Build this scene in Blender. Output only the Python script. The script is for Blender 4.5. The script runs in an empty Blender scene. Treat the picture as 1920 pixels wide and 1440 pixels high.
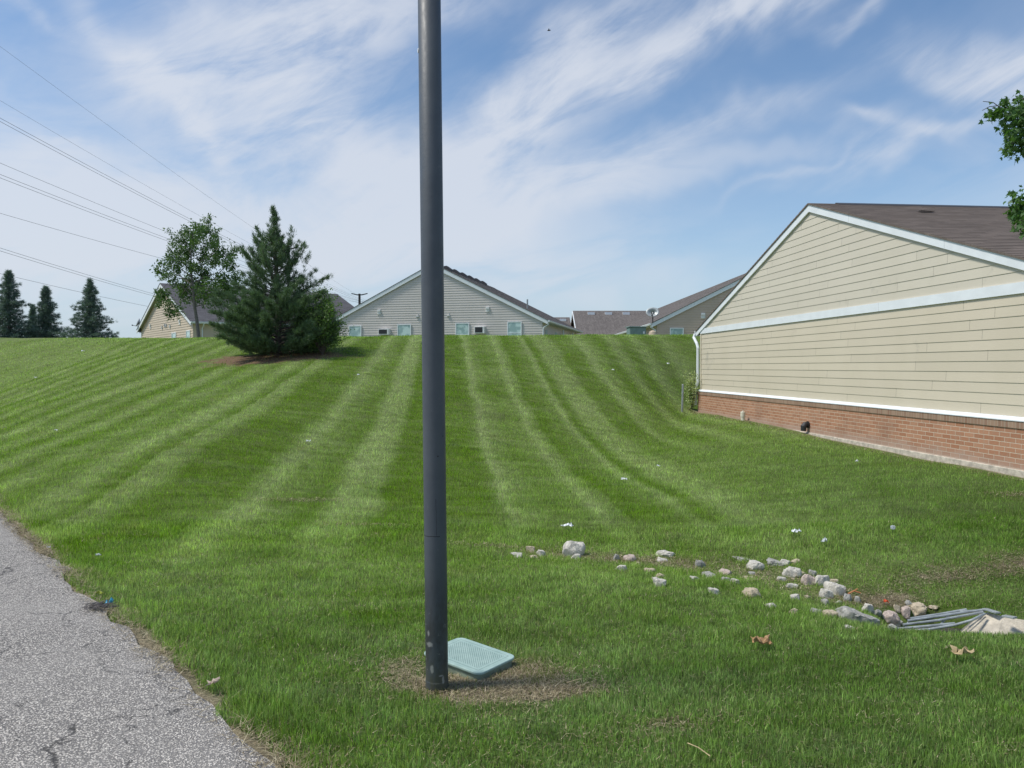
import bpy, math, random
import numpy as np
from mathutils import Vector, Matrix
R = math.radians
random.seed(7); RNG = np.random.default_rng(11)
scene = bpy.context.scene
COL = scene.collection
# ------------------------------------------------------------------ camera
F = 1430.0; HZ = 688.0; CAMZ = 1.6
cam_d = bpy.data.cameras.new('camera'); cam = bpy.data.objects.new('camera', cam_d); COL.objects.link(cam)
PITCH = math.atan((720 - HZ) / F)
cam.location = (0, 0, CAMZ); cam.rotation_euler = (math.pi / 2 - PITCH, 0, 0)
cam_d.sensor_width = 36; cam_d.lens = 36 * F / 1920; cam_d.clip_start = .05; cam_d.clip_end = 2000
scene.camera = cam
# ------------------------------------------------------------------ node helper
class NT:
    def __init__(s, tree): s.t = tree; s.n = tree.nodes; s.l = tree.links
    def node(s, typ, **kw):
        n = s.n.new(typ)
        for k, v in kw.items(): setattr(n, k, v)
        return n
    def put(s, sock, v):
        if v is None: return
        if isinstance(v, bpy.types.NodeSocket): s.l.new(v, sock)
        elif isinstance(v, (tuple, list)):
            sock.default_value = (tuple(v) + (1,)) if (len(v) == 3 and len(sock.default_value) == 4) else tuple(v)
        else: sock.default_value = v
    def m(s, op, a, b=None, c=None, clamp=False):
        n = s.node('ShaderNodeMath', operation=op, use_clamp=clamp)
        for i, v in enumerate((a, b, c)):
            if v is not None: s.put(n.inputs[i], v)
        return n.outputs[0]
    def mr(s, v, a, b, c=0., d=1., smooth=True):
        n = s.node('ShaderNodeMapRange', interpolation_type='SMOOTHSTEP' if smooth else 'LINEAR')
        for i, x in enumerate((v, a, b, c, d)): s.put(n.inputs[i], x)
        return n.outputs[0]
    def mix(s, f, a, b, mode='MIX'):
        n = s.node('ShaderNodeMix', data_type='RGBA', blend_type=mode, clamp_factor=True)
        s.put(n.inputs[0], f); s.put(n.inputs[6], a); s.put(n.inputs[7], b)
        return n.outputs[2]
    def noise(s, vec, scale, detail=3, rough=.5, dist=0., dims='3D'):
        n = s.node('ShaderNodeTexNoise', noise_dimensions=dims)
        s.put(n.inputs['Vector'], vec); n.inputs['Scale'].default_value = scale
        n.inputs['Detail'].default_value = detail; n.inputs['Roughness'].default_value = rough
        n.inputs['Distortion'].default_value = dist
        return n.outputs[0]
    def sep(s, v):
        n = s.node('ShaderNodeSeparateXYZ'); s.put(n.inputs[0], v); return n.outputs
    def comb(s, x=0., y=0., z=0.):
        n = s.node('ShaderNodeCombineXYZ')
        for i, v in enumerate((x, y, z)): s.put(n.inputs[i], v)
        return n.outputs[0]
    def scale(s, v, sc):
        n = s.node('ShaderNodeVectorMath', operation='MULTIPLY'); s.put(n.inputs[0], v); n.inputs[1].default_value = sc
        return n.outputs[0]
    def ramp(s, f, stops, interp='LINEAR'):
        n = s.node('ShaderNodeValToRGB'); cr = n.color_ramp; cr.interpolation = interp
        while len(cr.elements) > 1: cr.elements.remove(cr.elements[0])
        cr.elements[0].position = stops[0][0]
        for i, (p, c) in enumerate(stops):
            e = cr.elements[0] if i == 0 else cr.elements.new(p)
            e.color = (c, c, c, 1) if isinstance(c, (int, float)) else tuple(c) + (1,)
        s.put(n.inputs[0], f); return n.outputs[0]
def pxdir(px, py):
    """azimuth and elevation of a direction seen in the photograph"""
    x = (px - 960) / F; z = (HZ - py) / F
    return math.atan2(x, 1.), math.atan2(z, math.hypot(x, 1))
# ------------------------------------------------------------------ sun + world
SUN_EL = 58.; SUN_AZ = -97.       # azimuth from +Y, negative = left
sd = Vector((math.sin(R(SUN_AZ)) * math.cos(R(SUN_EL)), math.cos(R(SUN_AZ)) * math.cos(R(SUN_EL)), math.sin(R(SUN_EL))))
L = bpy.data.lights.new('sun', 'SUN'); L.energy = 3.0; L.angle = R(11); L.color = (1, .95, .87)
so = bpy.data.objects.new('sun', L); COL.objects.link(so); so.rotation_euler = (-sd).to_track_quat('-Z', 'Y').to_euler()
scene.view_settings.view_transform = 'Standard'; scene.view_settings.look = 'None'
scene.view_settings.exposure = 0.3; scene.view_settings.gamma = 1
W = bpy.data.worlds.new('World'); scene.world = W; W.use_nodes = True
w = NT(W.node_tree); w.n.clear()
out = w.node('ShaderNodeOutputWorld'); bg = w.node('ShaderNodeBackground')
sky = w.node('ShaderNodeTexSky', sky_type='NISHITA', sun_disc=False)
sky.sun_elevation = R(SUN_EL); sky.sun_rotation = R(SUN_AZ); sky.air_density = 1.0; sky.dust_density = .6; sky.ozone_density = 1.6
SKYS = .105
tc = w.node('ShaderNodeTexCoord').outputs['Generated']
X, Y, Z = w.sep(tc)
az = w.m('ARCTAN2', X, Y); el = w.m('ARCSINE', Z)
v2 = w.comb(az, el, 0.)
wob = w.noise(v2, 3.5, 4, .55)
wob2 = w.noise(w.scale(v2, (1, 1, 1)), 9., 3, .5)
def streak_noise(ang, sx, sy, scale, seed, det=7, rough=.58, dist=.6):
    mp = w.node('ShaderNodeMapping'); w.put(mp.inputs['Vector'], v2)
    mp.inputs['Rotation'].default_value = (0, 0, R(-ang)); mp.inputs['Location'].default_value = (seed, seed * .7, 0)
    mul = w.scale(mp.outputs[0], (sx, sy, 1))
    return w.noise(mul, scale, det, rough, dist)
# x, y in photograph pixels, long radius, short radius (pixels), angle (deg, up to the right), amount
def ell(px, py, rx, ry, ang, amp, soft=0.0):
    a0, e0 = pxdir(px, py)
    da = w.m('ADD', w.m('SUBTRACT', az, a0), w.m('MULTIPLY', w.m('SUBTRACT', wob, .5), .22))
    de = w.m('ADD', w.m('SUBTRACT', el, e0), w.m('MULTIPLY', w.m('SUBTRACT', wob2, .5), .10))
    c, s_ = math.cos(R(ang)), math.sin(R(ang))
    p = w.m('MULTIPLY', w.m('ADD', w.m('MULTIPLY', da, c), w.m('MULTIPLY', de, s_)), F / rx)
    q = w.m('MULTIPLY', w.m('SUBTRACT', w.m('MULTIPLY', de, c), w.m('MULTIPLY', da, s_)), F / ry)
    r2 = w.m('ADD', w.m('MULTIPLY', p, p), w.m('MULTIPLY', q, q))
    return w.m('MULTIPLY', w.m('EXPONENT', w.m('MULTIPLY', r2, -1.)), amp)
def total(lst):
    t = None
    for e in lst:
        v = ell(*e); t = v if t is None else w.m('ADD', t, v)
    return t
diag = total([(500, 95, 230, 95, 20, 1.05), (290, 150, 110, 26, -42, .85), (390, 250, 120, 24, -45, .6), (720, 20, 300, 40, 10, .5), (1010, 165, 230, 52, 34, .95), (1330, 55, 260, 36, 18, 1.1),
              (900, 300, 330, 60, 28, .8), (620, 260, 260, 90, -14, .95), (1700, 272, 130, 17, 16, .75), (1610, 240, 90, 13, -22, .5), (1520, 310, 120, 10, 18, .35),
              (1880, 140, 140, 30, -16, 1.2), (1300, 250, 330, 26, 14, .30), (1640, 10, 110, 12, 12, .4), (40, 22, 60, 12, -8, .35), (120, 290, 110, 16, 10, .5), (430, 275, 60, 10, -5, .3)])
low = total([(200, 370, 230, 60, 6, .8), (420, 480, 520, 90, 0, .85), (800, 400, 330, 105, 10, 1.0), (1080, 350, 260, 38, 18, .65), (1330, 320, 260, 22, 10, .35),
             (20, 450, 200, 110, 0, .7), (1000, 520, 340, 60, 0, .35), (-700, 250, 500, 200, 0, .8), (2900, 200, 500, 200, 0, .6)])
n1 = streak_noise(26, 1.3, 4.0, 3.2, 3.1, 8, .60, 1.0)
n2 = streak_noise(10, 1.2, 3.2, 4.2, 8.3, 9, .6, .5)
n3 = streak_noise(32, 1.2, 6.0, 6.0, 1.3, 8, .66, .7)
dens1 = w.m('MULTIPLY', diag, w.mr(w.m('ADD', w.m('MULTIPLY', n1, .7), w.m('MULTIPLY', n3, .3)), .33, .66, .16, 1.15))
dens2 = w.m('MULTIPLY', low, w.mr(n2,   .32, .60, .32, 1.1))
back = w.m('MULTIPLY', w.mr(w.m('ABSOLUTE', az), 1.0, 1.7), w.mr(w.noise(w.scale(tc, (1, 1, 3)), 2.4, 6, .6), .42, .68, 0, .7))
cm = w.m('MINIMUM', w.m('ADD', w.m('ADD', dens1, dens2), back), 1.35)
cm = w.m('MULTIPLY', w.m('SUBTRACT', 1., w.m('EXPONENT', w.m('MULTIPLY', cm, -1.38))), .97)
skyc = w.mix(1.0, sky.outputs[0], (SKYS * .87, SKYS * 1.0, SKYS * 1.08), 'MULTIPLY')
haze = w.mr(el, -.02, .27, .80, 0.0)
skyc = w.mix(haze, skyc, (.40, .495, .60))
cc = w.mix(w.mr(el, .02, .45), (.565, .595, .655), (.60, .63, .69))
skyc = w.mix(cm, skyc, cc)
w.put(bg.inputs[0], skyc); bg.inputs[1].default_value = 1.0
w.l.new(bg.outputs[0], out.inputs[0])
# ------------------------------------------------------------------ object helpers
def tag(o, label=None, cat=None, group=None, kind=None):
    if label: o['label'] = label
    if cat: o['category'] = cat
    if group: o['group'] = group
    if kind: o['kind'] = kind
    return o
def thing(name, label, cat, loc=(0, 0, 0), rz=0., group=None):
    o = bpy.data.objects.new(name, None); COL.objects.link(o); o.empty_display_size = .2
    o.location = loc; o.rotation_euler = (0, 0, rz); return tag(o, label, cat, group)
def link_mesh(name, me, mat, parent=None, loc=None, smooth=False):
    o = bpy.data.objects.new(name, me); COL.objects.link(o)
    if mat: me.materials.append(mat)
    if parent: o.parent = parent
    if loc is not None: o.location = loc
    if smooth:
        me.polygons.foreach_set('use_smooth', np.ones(len(me.polygons), bool))
    return o
class MB:
    def __init__(s): s.v = []; s.f = []
    def poly(s, pts):
        n = len(s.v); s.v += [tuple(p) for p in pts]; s.f.append(tuple(range(n, n + len(pts)))); return s
    def box(s, a, b):
        x0, y0, z0 = a; x1, y1, z1 = b; n = len(s.v)
        s.v += [(x0, y0, z0), (x1, y0, z0), (x1, y1, z0), (x0, y1, z0), (x0, y0, z1), (x1, y0, z1), (x1, y1, z1), (x0, y1, z1)]
        s.f += [tuple(n + i for i in q) for q in ((0, 3, 2, 1), (4, 5, 6, 7), (0, 1, 5, 4), (1, 2, 6, 5), (2, 3, 7, 6), (3, 0, 4, 7))]
        return s
    def prism(s, pts, axis, a, b):
        """2-D outline pts pushed along an axis from a to b"""
        def P(p, t):
            return {'y': (p[0], t, p[1]), 'x': (t, p[0], p[1]), 'z': (p[0], p[1], t)}[axis]
        n = len(s.v); k = len(pts)
        s.v += [P(p, a) for p in pts] + [P(p, b) for p in pts]
        s.f += [tuple(range(n, n + k)), tuple(range(n + 2 * k - 1, n + k - 1, -1))]
        s.f += [(n + i, n + k + i, n + k + (i + 1) % k, n + (i + 1) % k) for i in range(k)]
        return s
    def tube(s, pts, r, seg=8, caps=True):
        pts = [Vector(p) for p in pts]; rr = r if isinstance(r, (list, tuple)) else [r] * len(pts)
        n = len(s.v); prev = None
        for i, p in enumerate(pts):
            d = (pts[min(i + 1, len(pts) - 1)] - pts[max(i - 1, 0)]).normalized()
            if prev is None:
                u = d.cross(Vector((0, 0, 1)))
                if u.length < .05: u = d.cross(Vector((1, 0, 0)))
            else: u = prev - d * prev.dot(d)
            u.normalize(); prev = u; v_ = d.cross(u)
            for j in range(seg):
                a = 2 * math.pi * j / seg
                s.v.append(tuple(p + (u * math.cos(a) + v_ * math.sin(a)) * rr[i]))
        for i in range(len(pts) - 1):
            for j in range(seg):
                a = n + i * seg + j; b = n + i * seg + (j + 1) % seg
                s.f.append((a, b, b + seg, a + seg))
        if caps:
            s.f.append(tuple(range(n + seg - 1, n - 1, -1))); m_ = n + (len(pts) - 1) * seg
            s.f.append(tuple(range(m_, m_ + seg)))
        return s
    def build(s, name, mat, parent=None, loc=None, smooth=False, bevel=0, fix=True):
        me = bpy.data.meshes.new(name); me.from_pydata(s.v, [], s.f); me.update()
        if fix:
            import bmesh
            bm = bmesh.new(); bm.from_mesh(me); bmesh.ops.recalc_face_normals(bm, faces=bm.faces); bm.to_mesh(me); bm.free()
        o = link_mesh(name, me, mat, parent, loc, smooth)
        if bevel:
            b = o.modifiers.new('b', 'BEVEL'); b.width = bevel; b.segments = 2; b.limit_method = 'ANGLE'
        return o
def np_mesh(name, V, T, mat, parent=None, attrs=None, quads=None):
    """V (n,3), T (m,3) triangles, quads (k,4)"""
    me = bpy.data.meshes.new(name)
    me.vertices.add(len(V)); me.vertices.foreach_set('co', np.asarray(V, np.float32).ravel())
    nt_ = 0 if T is None else len(T); nq = 0 if quads is None else len(quads)
    loops = np.concatenate([a.ravel() for a in (T, quads) if a is not None]).astype(np.int32)
    me.loops.add(len(loops)); me.loops.foreach_set('vertex_index', loops)
    starts = np.concatenate([np.arange(nt_) * 3, nt_ * 3 + np.arange(nq) * 4]).astype(np.int32)
    me.polygons.add(nt_ + nq); me.polygons.foreach_set('loop_start', starts)
    if attrs:
        for k, a in attrs.items():
            at = me.attributes.new(k, 'FLOAT', 'POINT'); at.data.foreach_set('value', np.asarray(a, np.float32))
    me.update(calc_edges=True)
    return link_mesh(name, me, mat, parent)
# ------------------------------------------------------------------ materials
def mat(name):
    m_ = bpy.data.materials.new(name); m_.use_nodes = True
    nt = NT(m_.node_tree); bs = m_.node_tree.nodes['Principled BSDF']; return m_, nt, bs
def simple(name, col, rough=.6, var=.15, scale=6., metal=0., bump=0., bscale=60., coord='Object', spec=.5):
    m_, nt, bs = mat(name); co = nt.node('ShaderNodeTexCoord').outputs[coord]
    n = nt.noise(co, scale, 6, .6)
    c = nt.mix(nt.mr(n, .3, .7), tuple(x * (1 - var) for x in col), tuple(min(1, x * (1 + var)) for x in col))
    nt.put(bs.inputs['Base Color'], c)
    nt.put(bs.inputs['Roughness'], nt.mr(n, .3, .7, rough * .85, min(1, rough * 1.15)))
    bs.inputs['Metallic'].default_value = metal; bs.inputs['Specular IOR Level'].default_value = spec
    if bump:
        b = nt.node('ShaderNodeBump'); b.inputs['Strength'].default_value = bump; b.inputs['Distance'].default_value = .01
        nt.put(b.inputs['Height'], nt.noise(co, bscale, 5, .6)); nt.l.new(b.outputs[0], bs.inputs['Normal'])
    return m_
# ------------------------------------------------------------------ terrain
def tab(x, xs, ys):
    t = 0
    for k in (-2, -1, 0, 1, 2): t = t + np.interp(x + k * .5, xs, ys)
    return t / 5
def sst(x, a, b):
    t = np.clip((x - a) / (b - a), 0, 1); return t * t * (3 - 2 * t)
def vnoise(x, y, seed=0):
    x = np.asarray(x, float); y = np.asarray(y, float)
    ix = np.floor(x).astype(np.int64); iy = np.floor(y).astype(np.int64); fx = x - ix; fy = y - iy
    def h(a, b):
        n = (a * 374761393 + b * 668265263 + seed * 974634777) & 0x7fffffff
        n = ((n ^ (n >> 13)) * 1274126177) & 0x7fffffff
        return ((n ^ (n >> 16)) & 0xffff) / 65535.
    fx = fx * fx * (3 - 2 * fx); fy = fy * fy * (3 - 2 * fy)
    return (h(ix, iy) * (1 - fx) + h(ix + 1, iy) * fx) * (1 - fy) + (h(ix, iy + 1) * (1 - fx) + h(ix + 1, iy + 1) * fx) * fy
RD = np.array((-.662, .750)); RN = np.array((.750, .662)); RP = np.array((-1.03, 3.14))
def road_q(x, y): return (x - RP[0]) * RN[0] + (y - RP[1]) * RN[1]
XS = [-40, -18, -10, -5, 0, 3, 5, 7, 9, 40]
SW = np.array([(-.8, 7.25), (.3, 7.1), (1.5, 7.05), (2.3, 6.75), (2.8, 6.1), (3.4, 5.85), (5.0, 5.8), (9, 5.8)])
SWD = np.array([.0, .07, .14, .22, .30, .34, .28, .2])
def swale(x, y):
    best = np.full(np.shape(x), 9.); dep = np.zeros(np.shape(x))
    for i in range(len(SW) - 1):
        a, b = SW[i], SW[i + 1]; d = b - a; t = np.clip(((x - a[0]) * d[0] + (y - a[1]) * d[1]) / (d @ d), 0, 1)
        dx = x - a[0] - t * d[0]; dy = y - a[1] - t * d[1]; r = np.hypot(dx, dy)
        k = r < best; best = np.where(k, r, best); dep = np.where(k, SWD[i] * (1 - t) + SWD[i + 1] * t, dep)
    near = np.exp(-(best / .78) ** 2); wide = np.exp(-(best / 1.6) ** 2)
    return -dep * (.62 * near + .38 * wide)
def ground(x, y):
    x = np.asarray(x, float); y = np.asarray(y, float)
    y0 = tab(x, XS, [40, 22, 12.5, 7.6, 9.5, 14.6, 22.6, 24.2, 24.8, 26])
    yc = tab(x, XS, [44, 32, 27, 26.5, 26.5, 27.5, 28.5, 30, 31, 33])
    p = tab(x, XS, [1.2, 1.15, 1.15, 1.2, 1.7, 1.6, 1.35, 1.2, 1.2, 1.2])
    t = np.clip((y - y0) / (yc - y0), 0, None)
    f = t ** p
    k = .09; f = -k * np.log(np.exp(-np.clip(f, 0, 4) / k) + np.exp(-1 / k)) + k * math.log(1 + math.exp(-1 / k))
    H = 1.6 + (.0406 + .0005 * np.clip((-x - 6) / 8, -1, 0)) * (yc + 2.6) - sst(-x, 4, 18) * .12
    base = -.05 + .19 * sst(x, 1.5, 6.2) * sst(y, 6.2, 10) + .12 * sst(x, 3, 6) * sst(y, 12, 22)
    q = road_q(x, y)
    base = base + .08 * sst(-x, 2, 6) * sst(q, .3, 3)
    z = base + (H - base) * f
    z = z - .045 * np.clip(y - yc - 2, 0, 8)
    z = z + swale(x, y) * sst(y, 4.3, 5.3)
    z = z - .16 * sst(-np.hypot((x - 3.33) / .46, (y - 5.87) / .22), -1.25, -.75)
    z = z - .115 * np.exp(-((x - 3.3) / .95) ** 2 - ((y - 5.42) / .40) ** 2)
    lawn = sst(q, -.05, .5)
    und = (vnoise(x * .9, y * .9, 1) - .5) * .035 + (vnoise(x * .35, y * .35, 2) - .5) * .05
    z = z + und * lawn * sst(q, 0, 1.5)
    z = z * lawn + (-.035) * (1 - lawn)
    return z
def gz(x, y): return float(ground(np.array([x]), np.array([y]))[0])
def ray(px, py):
    a = (px - 960) / F; b = -(py - 720) / F
    cp, sp = math.cos(PITCH), math.sin(PITCH)
    return Vector((a, cp + b * sp, -sp + b * cp))
def G(px, py):
    """point of the ground seen at a place of the photograph"""
    d = ray(px, py); ts = np.linspace(2, 45, 9000); zz = CAMZ + d.z * ts - ground(d.x * ts, d.y * ts)
    k = np.argmax(zz < 0) if (zz < 0).any() else len(ts) - 1
    t = ts[k]; return Vector((d.x * t, d.y * t, gz(d.x * t, d.y * t)))
def PZ(px, py, z):
    d = ray(px, py); t = (z - CAMZ) / d.z; return Vector((d.x * t, d.y * t, z))
def PD(px, py, depth):
    d = ray(px, py); t = depth / d.y; return Vector((d.x * t, depth, CAMZ + d.z * t))
# bare / worn patches: x, y, rx, ry, angle, strength
CONIF = G(520, 668); 
BARE = [(-.06, 3.98, .38, .27, 0, 1.0), (.20, 3.84, .26, .10, 10, .7), (-.62, 4.1, .16, .2, 0, .4), (-.42, 3.9, .2, .12, 0, .4),
        (CONIF.x - .1, CONIF.y - .35, 1.55, .95, 0, 1.5), (CONIF.x + 1.6, CONIF.y - .2, 1.0, .5, 0, .42), (CONIF.x - 1.5, CONIF.y + .1, .8, .45, 0, .42),
        (3.95, 6.6, .6, .14, 4, .46), (3.0, 6.25, .40, .14, 0, .7), (2.0, 6.75, 1.3, .40, -12, .30), (.9, 7.0, .8, .16, 0, .34), (4.75, 6.75, .5, .18, 0, .55),
        (-.2, 7.2, .5, .08, 0, .26), (.7, 3.45, .35, .12, 20, .28), (6.2, 8.8, .5, .15, -20, .42), (-2.6, 9.2, .5, .08, 10, .26), (-1.6, 7.9, .5, .06, -5, .26)]
def bare(x, y):
    t = np.zeros(np.shape(x))
    for (cx, cy, rx, ry, a, s_) in BARE:
        c, s2 = math.cos(R(a)), math.sin(R(a)); dx = x - cx; dy = y - cy
        t = t + s_ * np.exp(-(((dx * c + dy * s2) / rx) ** 2 + ((dy * c - dx * s2) / ry) ** 2))
    return t
# near building frame (used for the dirt strip too)
BO = Vector((6.34, 16.26, 0)); BYAW = math.atan2(-.9956, .094)
BX = Vector((.094, -.9956, 0)); BN = Vector((.9956, .094, 0))     # along wall (towards camera), into the building
def wall_dist(x, y): return -((x - BO.x) * BN.x + (y - BO.y) * BN.y)      # >0 on the lawn side
def wall_t(x, y): return (x - BO.x) * BX.x + (y - BO.y) * BX.y
# ------------------------------------------------------------------ lawn colour, shared by soil and blades (world position)
STR0 = [(-16.5 + .54 * k, ((.12 + .13 * ((k * 7) % 3 == 0)) if k % 2 else (.82 - .22 * ((k * 5) % 4 == 0)))) for k in range(24)]
STR = [(-4.1, .75), (-3.75, .65), (-3.4, .05), (-2.6, .10), (-2.2, .92), (-1.95, .45), (-1.5, .20), (-1.2, .98), (-.88, .80), (-.62, .0), (.5, .04), (.66, .25), (.80, .98), (1.0, .50),
       (1.3, .28), (1.62, .40), (1.82, .92), (2.02, .45), (2.15, .0), (2.6, .28), (2.8, .80), (2.98, .05), (3.3, .75)]
STR2 = [(3.3, .8), (3.75, .7), (4.0, .1), (4.5, .15), (4.8, .85), (5.2, .4), (5.6, .1), (6.1, .7), (6.6, .15), (7.2, .7), (7.8, .2), (8.4, .7), (9.2, .2), (10.3, .6)]
def stripe_s(x, y, lib=np):
    s0 = x + .0944 * y; return s0 + .021 * np.clip(y - 11, 0, 16) * np.clip(s0, -40, 0)
def stripe_val(x, y):
    s_ = stripe_s(x, y); fade = sst(y, 7.2, 9.5) * 1.0
    al = STR0 + STR + STR2[1:]; v = np.interp(s_, [a for a, b in al], [b for a, b in al])
    return .45 + (v - .45) * fade
def lawn_color(nt, pos, blade):
    x, y, z = nt.sep(pos)
    s0 = nt.m('ADD', x, nt.m('MULTIPLY', y, .0944))
    up = nt.m('MINIMUM', nt.m('MAXIMUM', nt.m('SUBTRACT', y, 11.), 0.), 16.)
    bend = nt.m('MULTIPLY', nt.m('MULTIPLY', up, nt.m('MINIMUM', s0, 0.)), .021)
    p2 = nt.comb(x, y, 0.)
    wig = nt.m('MULTIPLY', nt.m('SUBTRACT', nt.noise(p2, .5, 2), .5), .35)
    fine = nt.m('MULTIPLY', nt.m('SUBTRACT', nt.noise(p2, 5., 2), .5), .22)
    s_ = nt.m('ADD', nt.m('ADD', nt.m('ADD', s0, bend), wig), fine)
    r0 = nt.ramp(nt.mr(s_, -16.5, -4.0, 0, 1, False), [((a_ + 16.5) / 12.5, b_) for a_, b_ in STR0], 'EASE')
    rr = nt.ramp(nt.mr(s_, -4.1, 3.4, 0, 1, False), [((a_ + 4.1) / 7.5, b_) for a_, b_ in STR], 'EASE')
    rr = nt.mix(nt.m('LESS_THAN', s_, -4.05), rr, r0)
    r2 = nt.ramp(nt.mr(s_, 3.3, 10.3, 0, 1, False), [((a_ - 3.3) / 7., b_) for a_, b_ in STR2], 'EASE')
    rr = nt.mix(nt.m('GREATER_THAN', s_, 3.35), rr, r2)
    fade = nt.mr(nt.m('ADD', nt.m('ADD', y, nt.m('MULTIPLY', nt.m('MINIMUM', x, 0.), -.6)), nt.m('MULTIPLY', nt.noise(p2, .8, 3), 2.)), 7.8, 10.4)
    fade = nt.m('MULTIPLY', fade, nt.m('MAXIMUM', nt.mr(s_, 3.3, 4.2, 1, 0), nt.mr(y, 13., 18.)))
    sv = nt.m('ADD', .45, nt.m('MULTIPLY', nt.m('SUBTRACT', rr, .45), fade))
    big = nt.noise(p2, .45, 4, .6); mid = nt.noise(p2, 2.3, 5, .65); cross = nt.noise(nt.comb(nt.m('MULTIPLY', x, .5), nt.m('MULTIPLY', y, 2.2), 0.), 1.6, 5, .65)
    sv = nt.m('ADD', sv, nt.m('MULTIPLY', nt.m('SUBTRACT', big, .5), 1.0))
    sv = nt.m('ADD', sv, nt.m('MULTIPLY', nt.m('SUBTRACT', cross, .5), 1.5))
    dark = (.185, .345, .012); light = (.505, .655, .235)
    c = nt.mix(nt.mr(sv, -.05, 1.0, 0, 1, False), dark, light)
    c = nt.mix(nt.mr(mid, .50, .78, 0, .45), c, (.150, .265, .100))       # bluish green clumps
    c = nt.mix(nt.mr(nt.noise(p2, 1.1, 4, .6), .58, .74, 0, .5), c, (.37, .42, .13))
    c = nt.mix(1., c, nt.ramp(nt.noise(nt.comb(x, nt.m('MULTIPLY', y, 1.6), 3.), 5.5, 5, .72), [(.30, .62), (.5, 1.0), (.70, 1.30)]), 'MULTIPLY')
    c = nt.mix(nt.mr(nt.noise(nt.comb(x, y, 7.), .8, 5, .7), .55, .72, 0, .45), c, (.26, .30, .13))
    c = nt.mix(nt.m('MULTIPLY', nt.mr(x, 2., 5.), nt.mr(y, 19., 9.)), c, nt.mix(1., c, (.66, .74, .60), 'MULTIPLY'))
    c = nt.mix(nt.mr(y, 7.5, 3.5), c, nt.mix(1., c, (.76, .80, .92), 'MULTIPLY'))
    return c, mid, p2, (x, y)
def bare_node(nt, xy, p2):
    x, y = xy; t = None
    for (cx, cy, rx, ry, a, s_) in BARE:
        c, s2 = math.cos(R(a)), math.sin(R(a)); dx = nt.m('SUBTRACT', x, cx); dy = nt.m('SUBTRACT', y, cy)
        p = nt.m('MULTIPLY', nt.m('ADD', nt.m('MULTIPLY', dx, c), nt.m('MULTIPLY', dy, s2)), 1 / rx)
        q = nt.m('MULTIPLY', nt.m('SUBTRACT', nt.m('MULTIPLY', dy, c), nt.m('MULTIPLY', dx, s2)), 1 / ry)
        e = nt.m('MULTIPLY', nt.m('EXPONENT', nt.m('MULTIPLY', nt.m('ADD', nt.m('MULTIPLY', p, p), nt.m('MULTIPLY', q, q)), -1.)), s_)
        t = e if t is None else nt.m('ADD', t, e)
    n = nt.noise(p2, 7., 5, .65)
    return nt.m('ADD', nt.m('ADD', t, nt.m('MULTIPLY', nt.m('SUBTRACT', n, .5), 1.5)), nt.m('MULTIPLY', nt.m('SUBTRACT', nt.noise(p2, 1.8, 3, .6), .5), 1.6))
# soil / thatch
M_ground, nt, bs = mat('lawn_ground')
pos = nt.node('ShaderNodeNewGeometry').outputs['Position']
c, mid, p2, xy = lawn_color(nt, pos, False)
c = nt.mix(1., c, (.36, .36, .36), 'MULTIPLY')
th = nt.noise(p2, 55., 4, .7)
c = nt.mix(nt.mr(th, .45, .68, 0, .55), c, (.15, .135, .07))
bn = bare_node(nt, xy, p2)
soil = nt.mix(nt.mr(nt.noise(p2, 90., 4, .75), .35, .65), (.15, .125, .08), (.40, .345, .235))
pm = nt.mr(nt.m('ABSOLUTE', nt.m('SUBTRACT', xy[0], CONIF.x)), 3.6, 4.2, 1, 0)
pm = nt.m('MULTIPLY', pm, nt.mr(xy[1], CONIF.y - 3, CONIF.y - 2))
soil = nt.mix(nt.m('MULTIPLY', pm, .8), soil, (.15, .085, .052))
edge = nt.m('ADD', nt.m('MULTIPLY', nt.m('SUBTRACT', xy[0], RP[0]), RN[0]), nt.m('MULTIPLY', nt.m('SUBTRACT', xy[1], RP[1]), RN[1]))
em = nt.mr(nt.m('ADD', edge, nt.m('MULTIPLY', nt.noise(p2, 3., 4), .22)), .12, .26, 1, 0)
wd = nt.m('MULTIPLY', nt.m('ADD', nt.m('MULTIPLY', nt.m('SUBTRACT', xy[0], BO.x), BN.x), nt.m('MULTIPLY', nt.m('SUBTRACT', xy[1], BO.y), BN.y)), -1.)
wm = nt.mr(nt.m('ADD', wd, nt.m('MULTIPLY', nt.noise(p2, 2.5, 4), .25)), .2, .36, 1, 0)
wm = nt.m('MULTIPLY', wm, nt.mr(xy[1], 22.9, 23.3, 1, 0))
msk = nt.m('MAXIMUM', nt.mr(bn, .38, .7), nt.m('MAXIMUM', em, wm))
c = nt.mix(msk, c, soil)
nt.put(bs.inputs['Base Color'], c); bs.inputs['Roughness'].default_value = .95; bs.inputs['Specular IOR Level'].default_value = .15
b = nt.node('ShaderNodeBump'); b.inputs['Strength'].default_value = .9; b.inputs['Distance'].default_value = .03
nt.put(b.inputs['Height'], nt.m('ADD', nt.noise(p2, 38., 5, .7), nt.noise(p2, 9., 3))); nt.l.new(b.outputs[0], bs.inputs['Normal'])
xs = np.unique(np.concatenate([np.linspace(-600, -60, 12), np.linspace(-60, -16, 45), np.arange(-16, 12, .11), np.linspace(12, 50, 60), np.linspace(50, 600, 12)]))
ys = np.unique(np.concatenate([np.linspace(-100, 0, 12), np.arange(0, 12, .09), np.arange(12, 34, .16), np.linspace(34, 130, 90), np.linspace(130, 1500, 16)]))
XX, YY = np.meshgrid(xs, ys); ZZ = ground(XX, YY)
V = np.stack([XX.ravel(), YY.ravel(), ZZ.ravel()], 1); nx = len(xs)
i, j = np.meshgrid(np.arange(nx - 1), np.arange(len(ys) - 1)); a = (j * nx + i).ravel()
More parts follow.
